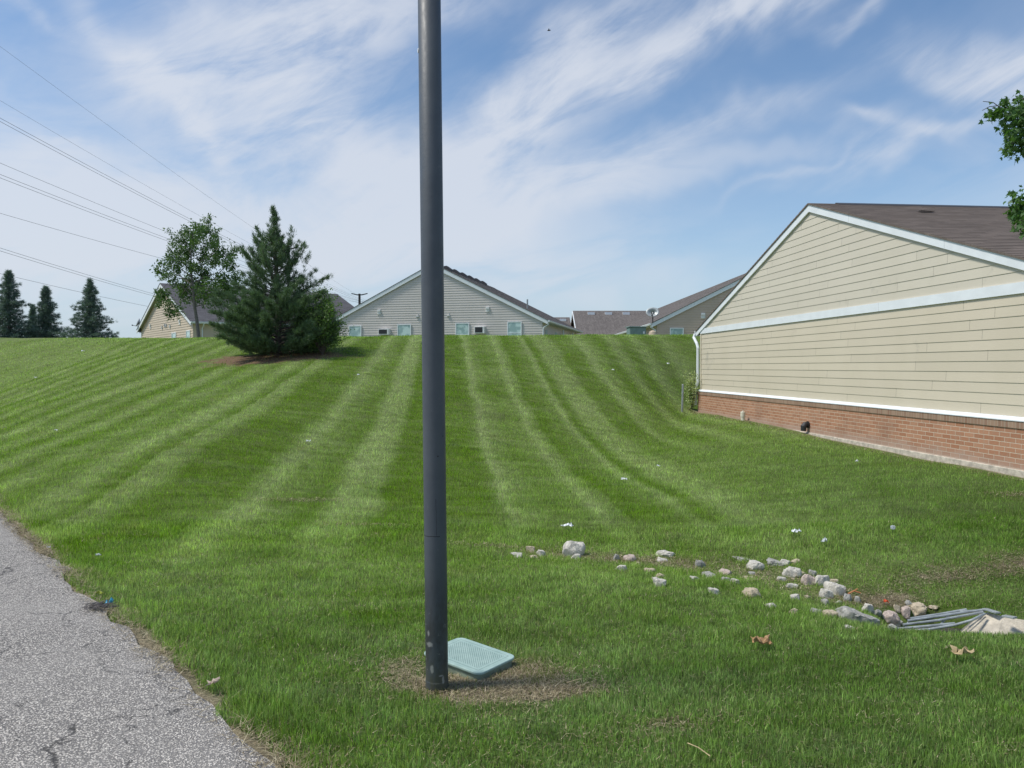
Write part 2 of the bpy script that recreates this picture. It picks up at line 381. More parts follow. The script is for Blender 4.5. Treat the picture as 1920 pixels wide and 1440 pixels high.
gobj = np_mesh('ground', V, None, M_ground, quads=np.stack([a, a + 1, a + nx + 1, a + nx], 1))
gobj.data.polygons.foreach_set('use_smooth', np.ones(len(gobj.data.polygons), bool))
tag(gobj, 'sloping lawn ground rising to a crest below the houses', 'ground', kind='structure')
# ------------------------------------------------------------------ grass blades
def in_building(x, y): return (wall_dist(x, y) < .22 + .12 * vnoise(x * 3, y * 3, 9)) & (wall_t(x, y) > -7.0)
MB_, nt, bs = mat('grass_blade')
pos = nt.node('ShaderNodeNewGeometry').outputs['Position']
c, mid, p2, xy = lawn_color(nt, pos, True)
rnd = nt.node('ShaderNodeAttribute', attribute_name='rnd').outputs['Fac']
hgt = nt.node('ShaderNodeAttribute', attribute_name='tip').outputs['Fac']
c = nt.mix(1., c, nt.ramp(rnd, [(0, .34), (.5, .90), (.85, 1.40), (1, 2.1)]), 'MULTIPLY')
c = nt.mix(nt.mr(rnd, .90, .96, 0, .75, False), c, (.30, .27, .13))
c = nt.mix(nt.mr(bare_node(nt, xy, p2), .2, .8, 0, .6), c, (.22, .19, .085))
nt.put(bs.inputs['Base Color'], c); bs.inputs['Roughness'].default_value = .55; bs.inputs['Specular IOR Level'].default_value = .35
tr = nt.node('ShaderNodeBsdfTranslucent'); nt.put(tr.inputs[0], nt.mix(1., c, (1.2, 1.3, .6), 'MULTIPLY'))
mx = nt.node('ShaderNodeMixShader'); mx.inputs[0].default_value = .42
nt.l.new(bs.outputs[0], mx.inputs[1]); nt.l.new(tr.outputs[0], mx.inputs[2])
nt.l.new(mx.outputs[0], nt.n['Material Output'].inputs[0])
def sample_points(n, dmin, dmax, power, margin=.16):
    """random lawn points; density falls with distance to the given power"""
    u = RNG.uniform(0, 1, n); k = 2 - power
    d = (dmin ** k + u * (dmax ** k - dmin ** k)) ** (1 / k) if abs(k) > 1e-6 else dmin * (dmax / dmin) ** u
    a = RNG.uniform(-.672 - margin, .672 + margin, n)
    return a * d, d
def blades(name, x, y, length, width, lean, seg2, m_, label, cat, flat=None, leanx=None):
    n = len(x); z = ground(x, y) - .004
    yaw = RNG.uniform(0, 2 * np.pi, n); fx, fy = np.cos(yaw), np.sin(yaw)
    la = RNG.uniform(0, 2 * np.pi, n); lm = length * np.abs(RNG.normal(0, .42, n)).clip(0, .95)
    lx = np.cos(la) * lm; ly = np.sin(la) * lm + lean * length
    hh = np.sqrt(np.clip(length ** 2 - lx ** 2 - ly ** 2, (.25 * length) ** 2, None))
    if flat is not None: hh = hh * flat
    P = np.stack([x, y, z], 1); w_ = (width * .5)[:, None] * np.stack([fx, fy, np.zeros(n)], 1)
    tip = P + np.stack([lx, ly, hh], 1); rnd_ = RNG.uniform(0, 1, n)
    if seg2:
        mid_ = P + np.stack([lx * .35, ly * .35, hh * .6], 1)
        V = np.stack([P - w_, P + w_, mid_ - w_ * .75, mid_ + w_ * .75, tip], 1).reshape(-1, 3)
        b0 = np.arange(n) * 5
        T = np.stack([b0 + 2, b0 + 3, b0 + 4], 1); Q = np.stack([b0, b0 + 1, b0 + 3, b0 + 2], 1)
        return V, T, Q, np.repeat(rnd_, 5), np.tile([0, 0, .6, .6, 1], n)
    V = np.stack([P - w_, P + w_, tip], 1).reshape(-1, 3); b0 = np.arange(n) * 3
    return V, np.stack([b0, b0 + 1, b0 + 2], 1), None, np.repeat(rnd_, 3), np.tile([0, 0, 1], n)
BOXC = (-.2375, 4.2)
def keep_mask(x, y, thin=True):
    q = road_q(x, y) + (vnoise(x * 4, y * 4, 5) - .5) * .16 + (vnoise(x * 14, y * 14, 6) - .5) * .08
    k = (q > .03) & ~in_building(x, y)
    k &= ~((y > 5.62) & (y < 6.12) & (x > 2.86) & (x < 3.76))                # drain opening
    k &= ~((np.abs(x - 4.2) < .62) & (np.abs(y - 5.78 - (x-4.2)*.02) < .14))     # concrete apron
    k &= ~((np.abs((x - BOXC[0]) * -.79 + (y - BOXC[1]) * .61) < .21) & (np.abs((x - BOXC[0]) * .61 + (y - BOXC[1]) * .79) < .165))
    if thin:
        b_ = bare(x, y); b_ = b_ + np.minimum(b_ * 2, 1) * (vnoise(x * 1.7, y * 1.7, 18) - .5) * .8 + (vnoise(x * 7, y * 7, 8) - .5) * 1.0 + (vnoise(x * 25, y * 25, 3) - .5) * .5
        k &= (b_ < .50) | (RNG.uniform(0, 1, len(x)) < np.where(y < 12, .32, .28))
    return k
parts = []
def add_blades(n, d0, d1, power, seg2):
    x, y = sample_points(n, d0, d1, power); k = keep_mask(x, y); x, y = x[k], y[k]
    sc = np.maximum(1, y / 6.5)
    clump = vnoise(x * 2.2, y * 2.2, 12) * .6 + vnoise(x * 6, y * 6, 13) * .4
    ln = (.024 + .030 * clump) * RNG.uniform(.6, 1.35, len(x)) * np.minimum(sc, 1.25)
    ln = np.where(bare(x, y) > .25, ln * .7, ln)
    ln = np.where((y > 4.85) & (y < 5.75) & (x > 2.4) & (x < 4.9), ln * .42, ln)
    q = road_q(x, y); ln = ln * (1 + .5 * (1 - sst(q, .1, .5)))
    wd_ = .0034 * sc ** .95 * RNG.uniform(.7, 1.35, len(x))
    sv = stripe_val(x, y)
    lean = (sv - .45) * .55 + (vnoise(x * 3, y * 3, 14) - .5) * .5
    parts.append(blades('', x, y, ln, wd_, lean, seg2, None, '', ''))
add_blades(430000, 2.55, 8, 1.0, True)
add_blades(560000, 8, 34, 1.7, False)
off = 0; Vs = []; Ts = []; Qs = []; rn = []; tp = []
for V, T, Q, r_, t_ in parts:
    Vs.append(V); Ts.append(T + off); rn.append(r_); tp.append(t_)
    if Q is not None: Qs.append(Q + off)
    off += len(V)
g = np_mesh('grass', np.concatenate(Vs), np.concatenate(Ts), MB_, quads=np.concatenate(Qs), attrs={'rnd': np.concatenate(rn), 'tip': np.concatenate(tp)})
tag(g, 'short striped mown green grass blades over the whole lawn', 'grass', kind='stuff')
# dry grass, straw and thatch at the road edge and in the worn patches
M_straw, nt, bs = mat('straw')
rnd = nt.node('ShaderNodeAttribute', attribute_name='rnd').outputs['Fac']
nt.put(bs.inputs['Base Color'], nt.ramp(rnd, [(0, (.10, .075, .04)), (.4, (.22, .175, .095)), (.75, (.36, .30, .175)), (1, (.50, .44, .29))]))
bs.inputs['Roughness'].default_value = .8
t = RNG.uniform(-1.4, 9, 26000); q = RNG.normal(.07, .075, len(t))
x1 = RP[0] + RD[0] * t + RN[0] * q; y1 = RP[1] + RD[1] * t + RN[1] * q
k = (vnoise(t * 2.2, t * 0, 21) + RNG.uniform(-.35, .35, len(t))) > .42; x1, y1 = x1[k], y1[k]
xs_, ys_ = [x1], [y1]
for (cx, cy, rx, ry, a_, s_) in BARE:
    if cy > 12: continue
    n = int(13000 * rx * ry * s_ / .2); n = min(n, 6000)
    rr_ = RNG.normal(0, .62, n); r2_ = RNG.normal(0, .62, n); c_, s2 = math.cos(R(a_)), math.sin(R(a_))
    xs_.append(cx + rr_ * rx * c_ - r2_ * ry * s2); ys_.append(cy + rr_ * rx * s2 + r2_ * ry * c_)
n = 26000; xa, ya = sample_points(n, 2.6, 8, 1.2); xs_.append(xa); ys_.append(ya)
tt = RNG.uniform(-7, 7.5, 9000); dd = RNG.normal(.3, .1, len(tt)).clip(.1, .6)
xs_.append(BO.x + BX.x * tt - BN.x * dd); ys_.append(BO.y + BX.y * tt - BN.y * dd)
x = np.concatenate(xs_); y = np.concatenate(ys_); k = keep_mask(x, y, False) | ((road_q(x, y) > -.09) & (road_q(x, y) < .1)); x, y = x[k], y[k]
k = ~((np.abs((x - BOXC[0]) * -.79 + (y - BOXC[1]) * .61) < .21) & (np.abs((x - BOXC[0]) * .61 + (y - BOXC[1]) * .79) < .165)); x, y = x[k], y[k]
n = len(x); ln = RNG.uniform(.02, .06, n) * np.where(np.abs(road_q(x, y)) < .2, 1.5, .8); z = ground(x, y) + RNG.uniform(.004, .014, n)
z = np.where(road_q(x, y) < .05, np.maximum(z, RNG.uniform(.004, .012, n)), z)
a_ = RNG.uniform(0, 2 * np.pi, n); D = np.stack([np.cos(a_), np.sin(a_), RNG.uniform(-.05, .45, n)], 1) * ln[:, None]
Wd = np.stack([-np.sin(a_), np.cos(a_), np.zeros(n)], 1) * (RNG.uniform(.0009, .0022, n) * np.maximum(1, y / 5))[:, None]
P = np.stack([x, y, z], 1); V = np.stack([P - Wd, P + Wd, P + D], 1).reshape(-1, 3); b0 = np.arange(n) * 3
g = np_mesh('dry_grass', V, np.stack([b0, b0 + 1, b0 + 2], 1), M_straw, attrs={'rnd': np.repeat(RNG.uniform(0, 1, n), 3)})
tag(g, 'tan dry grass and straw scraps along the road edge and worn patches', 'dry grass', kind='stuff')
# ------------------------------------------------------------------ road
M_road, nt, bs = mat('asphalt')
pos = nt.node('ShaderNodeNewGeometry').outputs['Position']; x, y, z = nt.sep(pos); p2 = nt.comb(x, y, 0.)
vo = nt.node('ShaderNodeTexVoronoi', feature='F1'); nt.put(vo.inputs['Vector'], p2); vo.inputs['Scale'].default_value = 125.
vr = nt.sep(vo.outputs['Color'])[0]
stone = nt.ramp(vr, [(0, (.22, .212, .205)), (.3, (.43, .418, .40)), (.7, (.60, .584, .56)), (.93, (.78, .76, .73)), (1, (.86, .84, .81))])
gap = nt.mr(vo.outputs['Distance'], .38, .62)
c = nt.mix(nt.m('MULTIPLY', gap, .9), stone, (.12, .12, .125))
c = nt.mix(nt.mr(nt.noise(p2, 1.3, 5, .6), .35, .7, 0, .35), c, (.38, .375, .37))
c = nt.mix(nt.mr(nt.noise(p2, 22., 5, .7), .62, .74, 0, .35), c, (.16, .16, .165))
dn = nt.node('ShaderNodeVectorMath', operation='ADD'); nt.put(dn.inputs[0], p2)
ns_ = nt.node('ShaderNodeTexNoise'); nt.put(ns_.inputs['Vector'], p2); ns_.inputs['Scale'].default_value = 2.5; ns_.inputs['Detail'].default_value = 8; ns_.inputs['Roughness'].default_value = .7
nt.put(dn.inputs[1], nt.scale(ns_.outputs['Color'], (.5, .5, 0)))
vc = nt.node('ShaderNodeTexVoronoi', feature='DISTANCE_TO_EDGE'); nt.put(vc.inputs['Vector'], dn.outputs[0]); vc.inputs['Scale'].default_value = 1.9
crack = nt.m('MULTIPLY', nt.mr(vc.outputs['Distance'], .0008, .0065, 1, 0), nt.mr(nt.noise(p2, 1.1, 4, .6), .42, .50))
c = nt.mix(nt.m('MULTIPLY', crack, .85), c, (.045, .045, .047))
c = nt.mix(1., c, (1.0, .955, .885), 'MULTIPLY')
nt.put(bs.inputs['Base Color'], c); bs.inputs['Roughness'].default_value = .85; bs.inputs['Specular IOR Level'].default_value = .3
b = nt.node('ShaderNodeBump'); b.inputs['Strength'].default_value = .8; b.inputs['Distance'].default_value = .006
nt.put(b.inputs['Height'], nt.m('SUBTRACT', nt.m('MULTIPLY', gap, -1.), crack)); nt.l.new(b.outputs[0], bs.inputs['Normal'])
mb = MB(); N = 420
ts = np.linspace(-30, 45, N); e = (vnoise(ts * 2.6, ts * 0, 31) - .5) * .09 + (vnoise(ts * 9, ts * 0, 32) - .5) * .07
e = np.where((ts > 3.1 - 1.0) & (ts < 2.9), e, e)
for kk in range(N):
    for q_ in (e[kk], e[kk] - .3, -2.5, -7):
        mb.v.append((RP[0] + RD[0] * ts[kk] + RN[0] * q_, RP[1] + RD[1] * ts[kk] + RN[1] * q_, (-.006 if q_ == e[kk] else .0)))
    if kk:
        for j_ in range(3):
            a = (kk - 1) * 4 + j_; mb.f.append((a, a + 1, a + 5, a + 4))
ro = mb.build('road', M_road, smooth=True); tag(ro, 'light grey cracked asphalt road with ragged edge', 'road', kind='structure')
# ------------------------------------------------------------------ building materials
def siding_mat(name, col, reveal=.153, z0=0., var=.03, joints=True):
    m_, nt, bs = mat(name); co = nt.node('ShaderNodeTexCoord').outputs['Object']; x, y, z = nt.sep(co)
    row = nt.m('FLOOR', nt.m('DIVIDE', nt.m('SUBTRACT', z, z0 + .0015), reveal))
    wn = nt.node('ShaderNodeTexWhiteNoise', noise_dimensions='1D'); nt.put(wn.inputs['W'], row)
    a = nt.m('DIVIDE', nt.m('ADD', x, nt.m('MULTIPLY', wn.outputs[0], 3.66)), 3.66)
    fx = nt.m('FRACT', nt.m('ADD', a, 40.)); bid = nt.m('ADD', nt.m('FLOOR', nt.m('ADD', a, 40.)), nt.m('MULTIPLY', row, 17.3))
    w2 = nt.node('ShaderNodeTexWhiteNoise', noise_dimensions='1D'); nt.put(w2.inputs['W'], bid)
    c = nt.mix(w2.outputs[0], tuple(v * (1 - var) for v in col), tuple(v * (1 + var) for v in col))
    st = nt.noise(nt.comb(nt.m('MULTIPLY', x, 1.), y, nt.m('MULTIPLY', z, .5)), 1.1, 5, .6)
    c = nt.mix(nt.mr(st, .35, .7, 0, .28), c, tuple(v * .84 for v in col[:2]) + (col[2] * .80,))
    gr = nt.noise(nt.comb(nt.m('MULTIPLY', x, 1.5), y, nt.m('MULTIPLY', z, 40.)), 3., 4, .6)
    c = nt.mix(nt.mr(gr, .35, .7, 0, .10), c, tuple(v * .75 for v in col))
    if joints:
        c = nt.mix(nt.m('MULTIPLY', nt.m('LESS_THAN', fx, .0018), .75), c, (.10, .09, .07))
        spot = nt.m('MULTIPLY', nt.mr(nt.noise(co, .9, 5, .7), .60, .72, 0, .42), 1.)
        c = nt.mix(spot, c, (.30, .29, .25))
    nt.put(bs.inputs['Base Color'], c); bs.inputs['Roughness'].default_value = .55; bs.inputs['Specular IOR Level'].default_value = .3
    b = nt.node('ShaderNodeBump'); b.inputs['Strength'].default_value = .12; b.inputs['Distance'].default_value = .004
    nt.put(b.inputs['Height'], gr); nt.l.new(b.outputs[0], bs.inputs['Normal'])
    return m_
def roof_mat(name, col, lines=True):
    m_, nt, bs = mat(name); co = nt.node('ShaderNodeTexCoord').outputs['Object']; x, y, z = nt.sep(co)
    v = nt.comb(y, nt.m('MULTIPLY', x, 1.054), 0.)
    br = nt.node('ShaderNodeTexBrick'); nt.put(br.inputs['Vector'], v); br.inputs['Scale'].default_value = 1.
    br.inputs['Brick Width'].default_value = .30; br.inputs['Row Height'].default_value = .143; br.inputs['Mortar Size'].default_value = .0045
    br.inputs['Color1'].default_value = tuple(c * .80 for c in col) + (1,); br.inputs['Color2'].default_value = tuple(c * 1.25 for c in col) + (1,)
    br.inputs['Mortar'].default_value = tuple(c * .42 for c in col) + (1,); br.inputs['Mortar Smooth'].default_value = .3
    g = nt.noise(co, 260., 3, .7); st = nt.noise(nt.comb(nt.m('MULTIPLY', y, .22), nt.m('MULTIPLY', x, 3.), 0.), 1.6, 6, .7)
    c = nt.mix(nt.mr(st, .40, .66, 0, .5), br.outputs[0], tuple(c_ * .60 for c_ in col))
    c = nt.mix(nt.mr(nt.noise(co, .35, 4), .4, .7, 0, .3), c, tuple(c_ * 1.25 for c_ in col))
    c = nt.mix(nt.mr(g, .3, .7, 0, .4), c, tuple(c_ * .6 for c_ in col))
    nt.put(bs.inputs['Base Color'], c); bs.inputs['Roughness'].default_value = .9; bs.inputs['Specular IOR Level'].default_value = .2
    b = nt.node('ShaderNodeBump'); b.inputs['Strength'].default_value = .5; b.inputs['Distance'].default_value = .006
    nt.put(b.inputs['Height'], nt.m('ADD', nt.m('MULTIPLY', br.outputs['Fac'], -1.), g)); nt.l.new(b.outputs[0], bs.inputs['Normal'])
    return m_
M_brick, nt, bs = mat('brick'); co = nt.node('ShaderNodeTexCoord').outputs['Object']; x, y, z = nt.sep(co)
br = nt.node('ShaderNodeTexBrick'); nt.put(br.inputs['Vector'], nt.comb(nt.m('ADD', x, y), nt.m('SUBTRACT', z, .767), 0.)); br.inputs['Scale'].default_value = 1.
br.inputs['Brick Width'].default_value = .203; br.inputs['Row Height'].default_value = .0677; br.inputs['Mortar Size'].default_value = .0052; br.inputs['Bias'].default_value = -.1
br.inputs['Color1'].default_value = (.37, .175, .10, 1); br.inputs['Color2'].default_value = (.47, .25, .155, 1); br.inputs['Mortar'].default_value = (.60, .50, .385, 1)
gn = nt.noise(nt.comb(nt.m('MULTIPLY', x, 12.), y, nt.m('MULTIPLY', z, 2.)), 3.2, 4, .7)
c = nt.mix(nt.mr(gn, .50, .74, 0, .7), br.outputs[0], (.36, .27, .20))
n2_ = nt.noise(co, 1.1, 6, .6); c = nt.mix(nt.mr(n2_, .45, .75, 0, .4), c, (.24, .15, .11))
lo = nt.mr(nt.m('ADD', z, nt.m('MULTIPLY', nt.noise(co, 2.2, 4), .25)), .35, .55, .5, 0)
c = nt.mix(lo, c, (.40, .33, .28))
nt.put(bs.inputs['Base Color'], c); bs.inputs['Roughness'].default_value = .9; bs.inputs['Specular IOR Level'].default_value = .2
b = nt.node('ShaderNodeBump'); b.inputs['Strength'].default_value = .8; b.inputs['Distance'].default_value = .006
nt.put(b.inputs['Height'], nt.m('ADD', nt.m('MULTIPLY', br.outputs['Fac'], -1.), nt.m('MULTIPLY', nt.noise(co, 90., 4), .4))); nt.l.new(b.outputs[0], bs.inputs['Normal'])
M_rowlock, nt, bs = mat('brick_rowlock'); co = nt.node('ShaderNodeTexCoord').outputs['Object']; x, y, z = nt.sep(co)
br = nt.node('ShaderNodeTexBrick'); nt.put(br.inputs['Vector'], nt.comb(nt.m('ADD', x, y), nt.m('SUBTRACT', z, .70), 0.)); br.inputs['Scale'].default_value = 1.
br.inputs['Brick Width'].default_value = .0677; br.inputs['Row Height'].default_value = .2; br.inputs['Mortar Size'].default_value = .005; br.offset = 0
br.inputs['Color1'].default_value = (.25, .14, .095, 1); br.inputs['Color2'].default_value = (.35, .23, .16, 1); br.inputs['Mortar'].default_value = (.40, .32, .24, 1)
c = nt.mix(nt.mr(nt.noise(nt.comb(nt.m('MULTIPLY', x, 16.), y, z), 2.5, 4, .7), .4, .7, 0, .7), br.outputs[0], (.30, .235, .175))
nt.put(bs.inputs['Base Color'], c); bs.inputs['Roughness'].default_value = .9; bs.inputs['Specular IOR Level'].default_value = .2
M_beige = siding_mat('beige_siding', (.61, .545, .425), .153, .926)
M_beige2 = siding_mat('beige_gable_siding', (.60, .555, .455), .153, 2.745)
M_grey = siding_mat('grey_siding', (.60, .565, .53), .15, 0, .01, False)
M_brown = siding_mat('brown_siding', (.56, .45, .36), .15, 0, .01, False)
M_tan = siding_mat('tan_siding', (.58, .49, .375), .15, 0, .01, False)
M_white = simple('white_trim', (.74, .78, .80), .5, .04, 3., spec=.4)
M_white_dirty = simple('weathered_white', (.70, .71, .70), .5, .12, 7.)
M_roof1 = roof_mat('brown_shingle', (.185, .152, .130)); M_roof2 = roof_mat('grey_shingle', (.165, .148, .138)); M_roof3 = roof_mat('dark_shingle', (.125, .122, .13))
M_drip = simple('dark_drip_edge', (.05, .05, .055), .6, .1)
M_conc = simple('concrete', (.42, .39, .34), .9, .22, 9., bump=.6, bscale=70.)
M_conc_pale = simple('pale_concrete', (.50, .45, .37), .9, .25, 12., bump=.7, bscale=60.)
M_metal = simple('galvanised_steel', (.34, .37, .375), .45, .18, 14., metal=.35, bump=.2)
M_dark = simple('black_plastic', (.02, .022, .025), .5, .2)
M_cream = simple('cream_plastic', (.68, .64, .52), .5, .08)
M_soffit = simple('soffit', (.55, .57, .58), .7, .05)
M_shade = simple('window_blind', (.30, .44, .43), .35, .10, 2.5)
M_glass, nt, bs = mat('window_glass'); co = nt.node('ShaderNodeTexCoord').outputs['Object']
nt.put(bs.inputs['Base Color'], nt.mix(nt.mr(nt.noise(co, 2.2, 3), .42, .58), (.28, .42, .41), (.52, .68, .65)))
bs.inputs['Roughness'].default_value = .12; bs.inputs['Specular IOR Level'].default_value = .8
# ------------------------------------------------------------------ houses
def lap(mb, x0f, x1f, z0, z1, reveal, proud=.013, y=0.):
    """lap boards between z0 and z1; x limits are functions of z"""
    z = z0
    while z < z1 - 1e-4:
        zt = min(z + reveal, z1)
        a0, b0 = x0f(z), x1f(z); a1, b1 = x0f(zt), x1f(zt)
        if b0 - a0 < .02: break
        if b1 < a1: a1 = b1 = (a1 + b1) / 2
        mb.poly([(a0, y - proud, z), (b0, y - proud, z), (b1, y - .002, zt), (a1, y - .002, zt)])
        mb.poly([(a0, y, z), (b0, y, z), (b0, y - proud, z), (a0, y - proud, z)])
        mb.poly([(a0, y, z), (a0, y - proud, z), (a1, y - .002, zt), (a1, y, zt)])
        mb.poly([(b0, y - proud, z), (b0, y, z), (b1, y, zt), (b1, y - .002, zt)])
        z = zt
    return mb
def gable_house(name, label, cat, loc, yaw, half, eave, slope, length, base, m_side, m_roof, over=.32, rake=.06, fas=.16, reveal=.15, frieze=None, low_mat=None, lowz=None, group=None, pz=None):
    """gable end in the local plane y=0 facing -y; eave = roof top height at the overhang tip"""
    t = thing(name, label, cat, (loc[0], loc[1], 0), yaw, group)
    rt = .11; dz = math.hypot(1, slope)
    peak = eave + slope * (half + over)
    und = lambda x: peak - slope * abs(x) - rt
    # gable wall
    wt = lambda s_: (lambda z: s_ * min(half, max(0, (peak - rt - .02 - z) / slope)))
    mb = MB(); lap(mb, wt(-1), wt(1), lowz if frieze is None else frieze, peak - rt - .03, reveal, .010 if frieze else .024)
    mb.build('gable_siding' if frieze else 'wall_siding', m_side, t, fix=False)
    # body of the building (side and back walls)
    mb = MB(); zb = base - 1.2; ze = und(half) - .02
    mb.prism([(-half, zb), (half, zb), (half, ze), (0, und(0) - .02), (-half, ze)], 'y', .004, length)
    body = mb.build('walls', low_mat or m_side, t, fix=True)
    # roof slabs
    for s_ in (-1, 1):
        mb = MB(); n = 0; xe = half + over; k = int(xe * dz / .143); 
        pr = [(0, peak)]
        for i in range(k, 0, -1):
            xa = xe * (1 - i / k); xb = xe * (1 - (i - 1) / k)
            pr += [(s_ * xb, peak - slope * xb + .007), (s_ * xb, peak - slope * xb)]
        pr += [(s_ * xe, peak - slope * xe - .03), (0, peak - .03)]
        mb.prism(pr if s_ > 0 else pr[::-1], 'y', -rake - .02, length + .3)
        mb.build('roof_slope', m_roof, t, fix=True)
        # rake fascia
        mb = MB(); xo = half + over
        mb.prism([(0, peak - .032), (s_ * xo, peak - slope * xo - .032), (s_ * xo, peak - slope * xo - .032 - fas * (.9 if s_ else 1)), (0, peak - .032 - fas)], 'y', -rake, -rake + .035)
        mb.build('rake_board', M_white, t)
        mb = MB(); mb.prism([(0, peak - .034), (s_ * xo, peak - slope * xo - .034), (s_ * xo, peak - slope * xo - .06), (0, peak - .06)], 'y', -rake + .04, length + .2)
        mb.build('soffit', M_soffit, t)
        # eave fascia + gutter
        ze_ = peak - slope * xo
        mb = MB(); xg = xo + .012
        mb.prism([(s_ * (xo - .03), ze_ - .05), (s_ * xg, ze_ - .02), (s_ * (xg + .10), ze_ - .02), (s_ * (xg + .105), ze_ - .035), (s_ * (xg + .08), ze_ - .13), (s_ * (xo - .03), ze_ - .14)], 'y', -rake + .0, length + .2)
        mb.build('gutter', M_white, t)
        mb = MB(); mb.box((min(s_ * half, s_ * (xo - .01)), -rake + .037, ze_ - .16), (max(s_ * half, s_ * (xo - .01)), length + .1, ze_ - .145)); mb.build('soffit', M_soffit, t)
    mb = MB(); mb.prism([(-.15, peak - slope * .15 + .012), (0, peak + .022), (.15, peak - slope * .15 + .012), (.15, peak - slope * .15 - .0), (0, peak + .004), (-.15, peak - slope * .15 - .0)], 'y', .55, length + .31)
    mb.build('ridge_cap', M_drip if name == 'beige_building' else m_roof, t)
    return t, peak
def window(parent, x0, x1, z0, z1, y=-.0, split=None, fr=.055, glass=None):
    mb = MB(); yb, yf = y + .0, y - .045
    mb.box((x0 - fr, yf, z0 - fr), (x0, yb, z1 + fr)).box((x1, yf, z0 - fr), (x1 + fr, yb, z1 + fr))
    mb.box((x0 + .001, yf, z1), (x1 - .001, yb, z1 + fr)).box((x0 + .001, yf, z0 - fr), (x1 - .001, yb, z0))
    o = mb.build('window', M_white, parent)
    if split: MB().box((x0, yf + .008, split - .02), (x1, yb, split + .02)).build('sash', M_white, o)
    MB().box((x0, y - .025, z0), (x1, y - .018, z1)).build('pane', glass or M_glass, o)
    return o
def vent_box(parent, x, z, s_=.11, name='wall_vent', m_=None):
    mb = MB(); mb.box((x - s_, -.06, z - s_ * 1.3), (x + s_, -.0, z + s_ * 1.3)); mb.box((x - s_ * .8, -.10, z + s_ * .2), (x + s_ * .8, -.06, z + s_ * 1.1))
    return mb.build(name, m_ or M_white_dirty, parent)
def downspout(parent, x, y, zt, zb, s_=1, out=.32):
    mb = MB(); mb.tube([(x + s_ * (out + .05), y, zt), (x + s_ * (out + .03), y, zt - .10), (x + s_ * .07, y, zt - .30), (x + s_ * .05, y, zt - .42), (x + s_ * .05, y, zb)], .038, 6)
    return mb.build('downspout', M_white, parent)
# --- B1 near beige building
B1, pk1 = gable_house('beige_building', 'beige lap sided building with white gable trim and red brick base on the right', 'building', (BO.x, BO.y), BYAW, 6.79, 2.70, 1 / 3., 22, .1,
    M_beige2, M_roof1, over=.33, rake=.05, fas=.15, reveal=.153, frieze=2.745, low_mat=M_beige)
h = 6.79
mb = MB(); lap(mb, lambda z: -h, lambda z: h, .926, 2.60, .1521, .010, 0); mb.build('wall_siding', M_beige, B1, fix=False)
MB().box((-h - .0, -.030, 2.595), (h, -.0, 2.748)).build('frieze_board', M_white, B1)
mb = MB(); mb.prism([(-.0, .926), (-.040, .918), (-.095, .880), (-.095, .866), (0, .866)], 'x', -h - .05, h + .05); mb.build('base_trim', M_white, B1, bevel=0)
MB().box((-h - .08, -.085, .770), (h + .08, .30, .864)).build('brick_rowlock', M_rowlock, B1)
MB().box((-h - .07, -.070, .215), (h + .07, .298, .7695)).build('brick_base', M_brick, B1)
mb = MB(); mb.box((-h - .10, -.10, -.5), (h + .10, .29, .2145)); mb.build('foundation', M_conc_pale, B1, bevel=.01)
MB().box((-h - .02, -.022, .926), (-h + .07, .09, 2.594)).build('corner_board', M_beige, B1)
mb = MB(); xo = -h - .05
mb.tube([(-h - .38, -.06, 2.60), (-h - .37, -.10, 2.50), (-h - .12, -.085, 2.30), (-h - .06, -.075, 2.18), (-h - .06, -.075, 1.15), (-h - .10, -.12, .98), (-h - .12, -.13, .45)], .045, 8)
mb.build('downspout', M_white, B1)
MB().box((-h - .46, -.05, 2.56), (-h - .30, .05, 2.70)).build('gutter_end', M_white, B1)
for xj in (-3.4, 1.6, 4.4):
    zj = pk1 - abs(xj) / 3. - .032; MB().prism([(xj - .004, zj - .002), (xj + .004, zj - .002), (xj + .004, zj - .150), (xj - .004, zj - .150)], 'y', -.0515, -.049).build('trim_joint', M_soffit, B1)
for xj in (-2.2, 2.6): MB().box((xj - .003, -.0315, 2.597), (xj + .003, -.029, 2.746)).build('trim_joint', M_soffit, B1)
# lifted shingle tabs on the slope facing the camera
for (ax, ay, wd_) in ((1.9, 3.0, .55), (2.6, 5.2, .4), (1.2, 1.6, .3)):
    zz = pk1 - ax / 3.
    mb = MB(); mb.poly([(ax, ay, zz + .012), (ax, ay + wd_, zz + .012), (ax + .13, ay + wd_, zz - .02 + .02), (ax + .13, ay, zz + .01)]); mb.poly([(ax, ay, zz + .006), (ax + .13, ay, zz - .033), (ax + .13, ay + wd_, zz - .033), (ax, ay + wd_, zz + .006)])
    mb.build('lifted_shingle', M_drip, B1)
# small pipes at the wall base
def at_wall(px, py, off=.0):
    d = ray(px, py); c0 = Vector((0, 0, CAMZ)); t = (BO - BN * (off) - c0).dot(BN) / d.dot(BN); return c0 + d * t
p = at_wall(1393, 785, .22)
g0 = gz(p.x, p.y)
t = thing('cleanout_pipe', 'cream plastic pipe stub with cap standing at the brick base', 'pipe', (p.x, p.y, g0))
MB().tube([(0, 0, -.1), (0, 0, .20)], .052, 16).build('pipe', M_cream, t, smooth=False)
MB().tube([(0, 0, .10), (0, 0, .215), (0, 0, .225)], [.062, .062, .05], 16).tube([(0, 0, .225), (0, 0, .25)], .028, 8).build('cap', M_cream, t)
p = at_wall(1511, 801, .13)
t = thing('drain_elbow', 'short black plastic drain elbow poking out low on the brick wall', 'pipe', (p.x, p.y, p.z), BYAW)
MB().tube([(0, .02, .06), (0, -.02, .055), (.0, -.05, .02), (0, -.055, -.08)], [.055, .06, .062, .055], 14).build('pipe', M_dark, t)
MB().tube([(0, .03, .055), (0, .05, .055)], .075, 14).build('collar', M_dark, t)
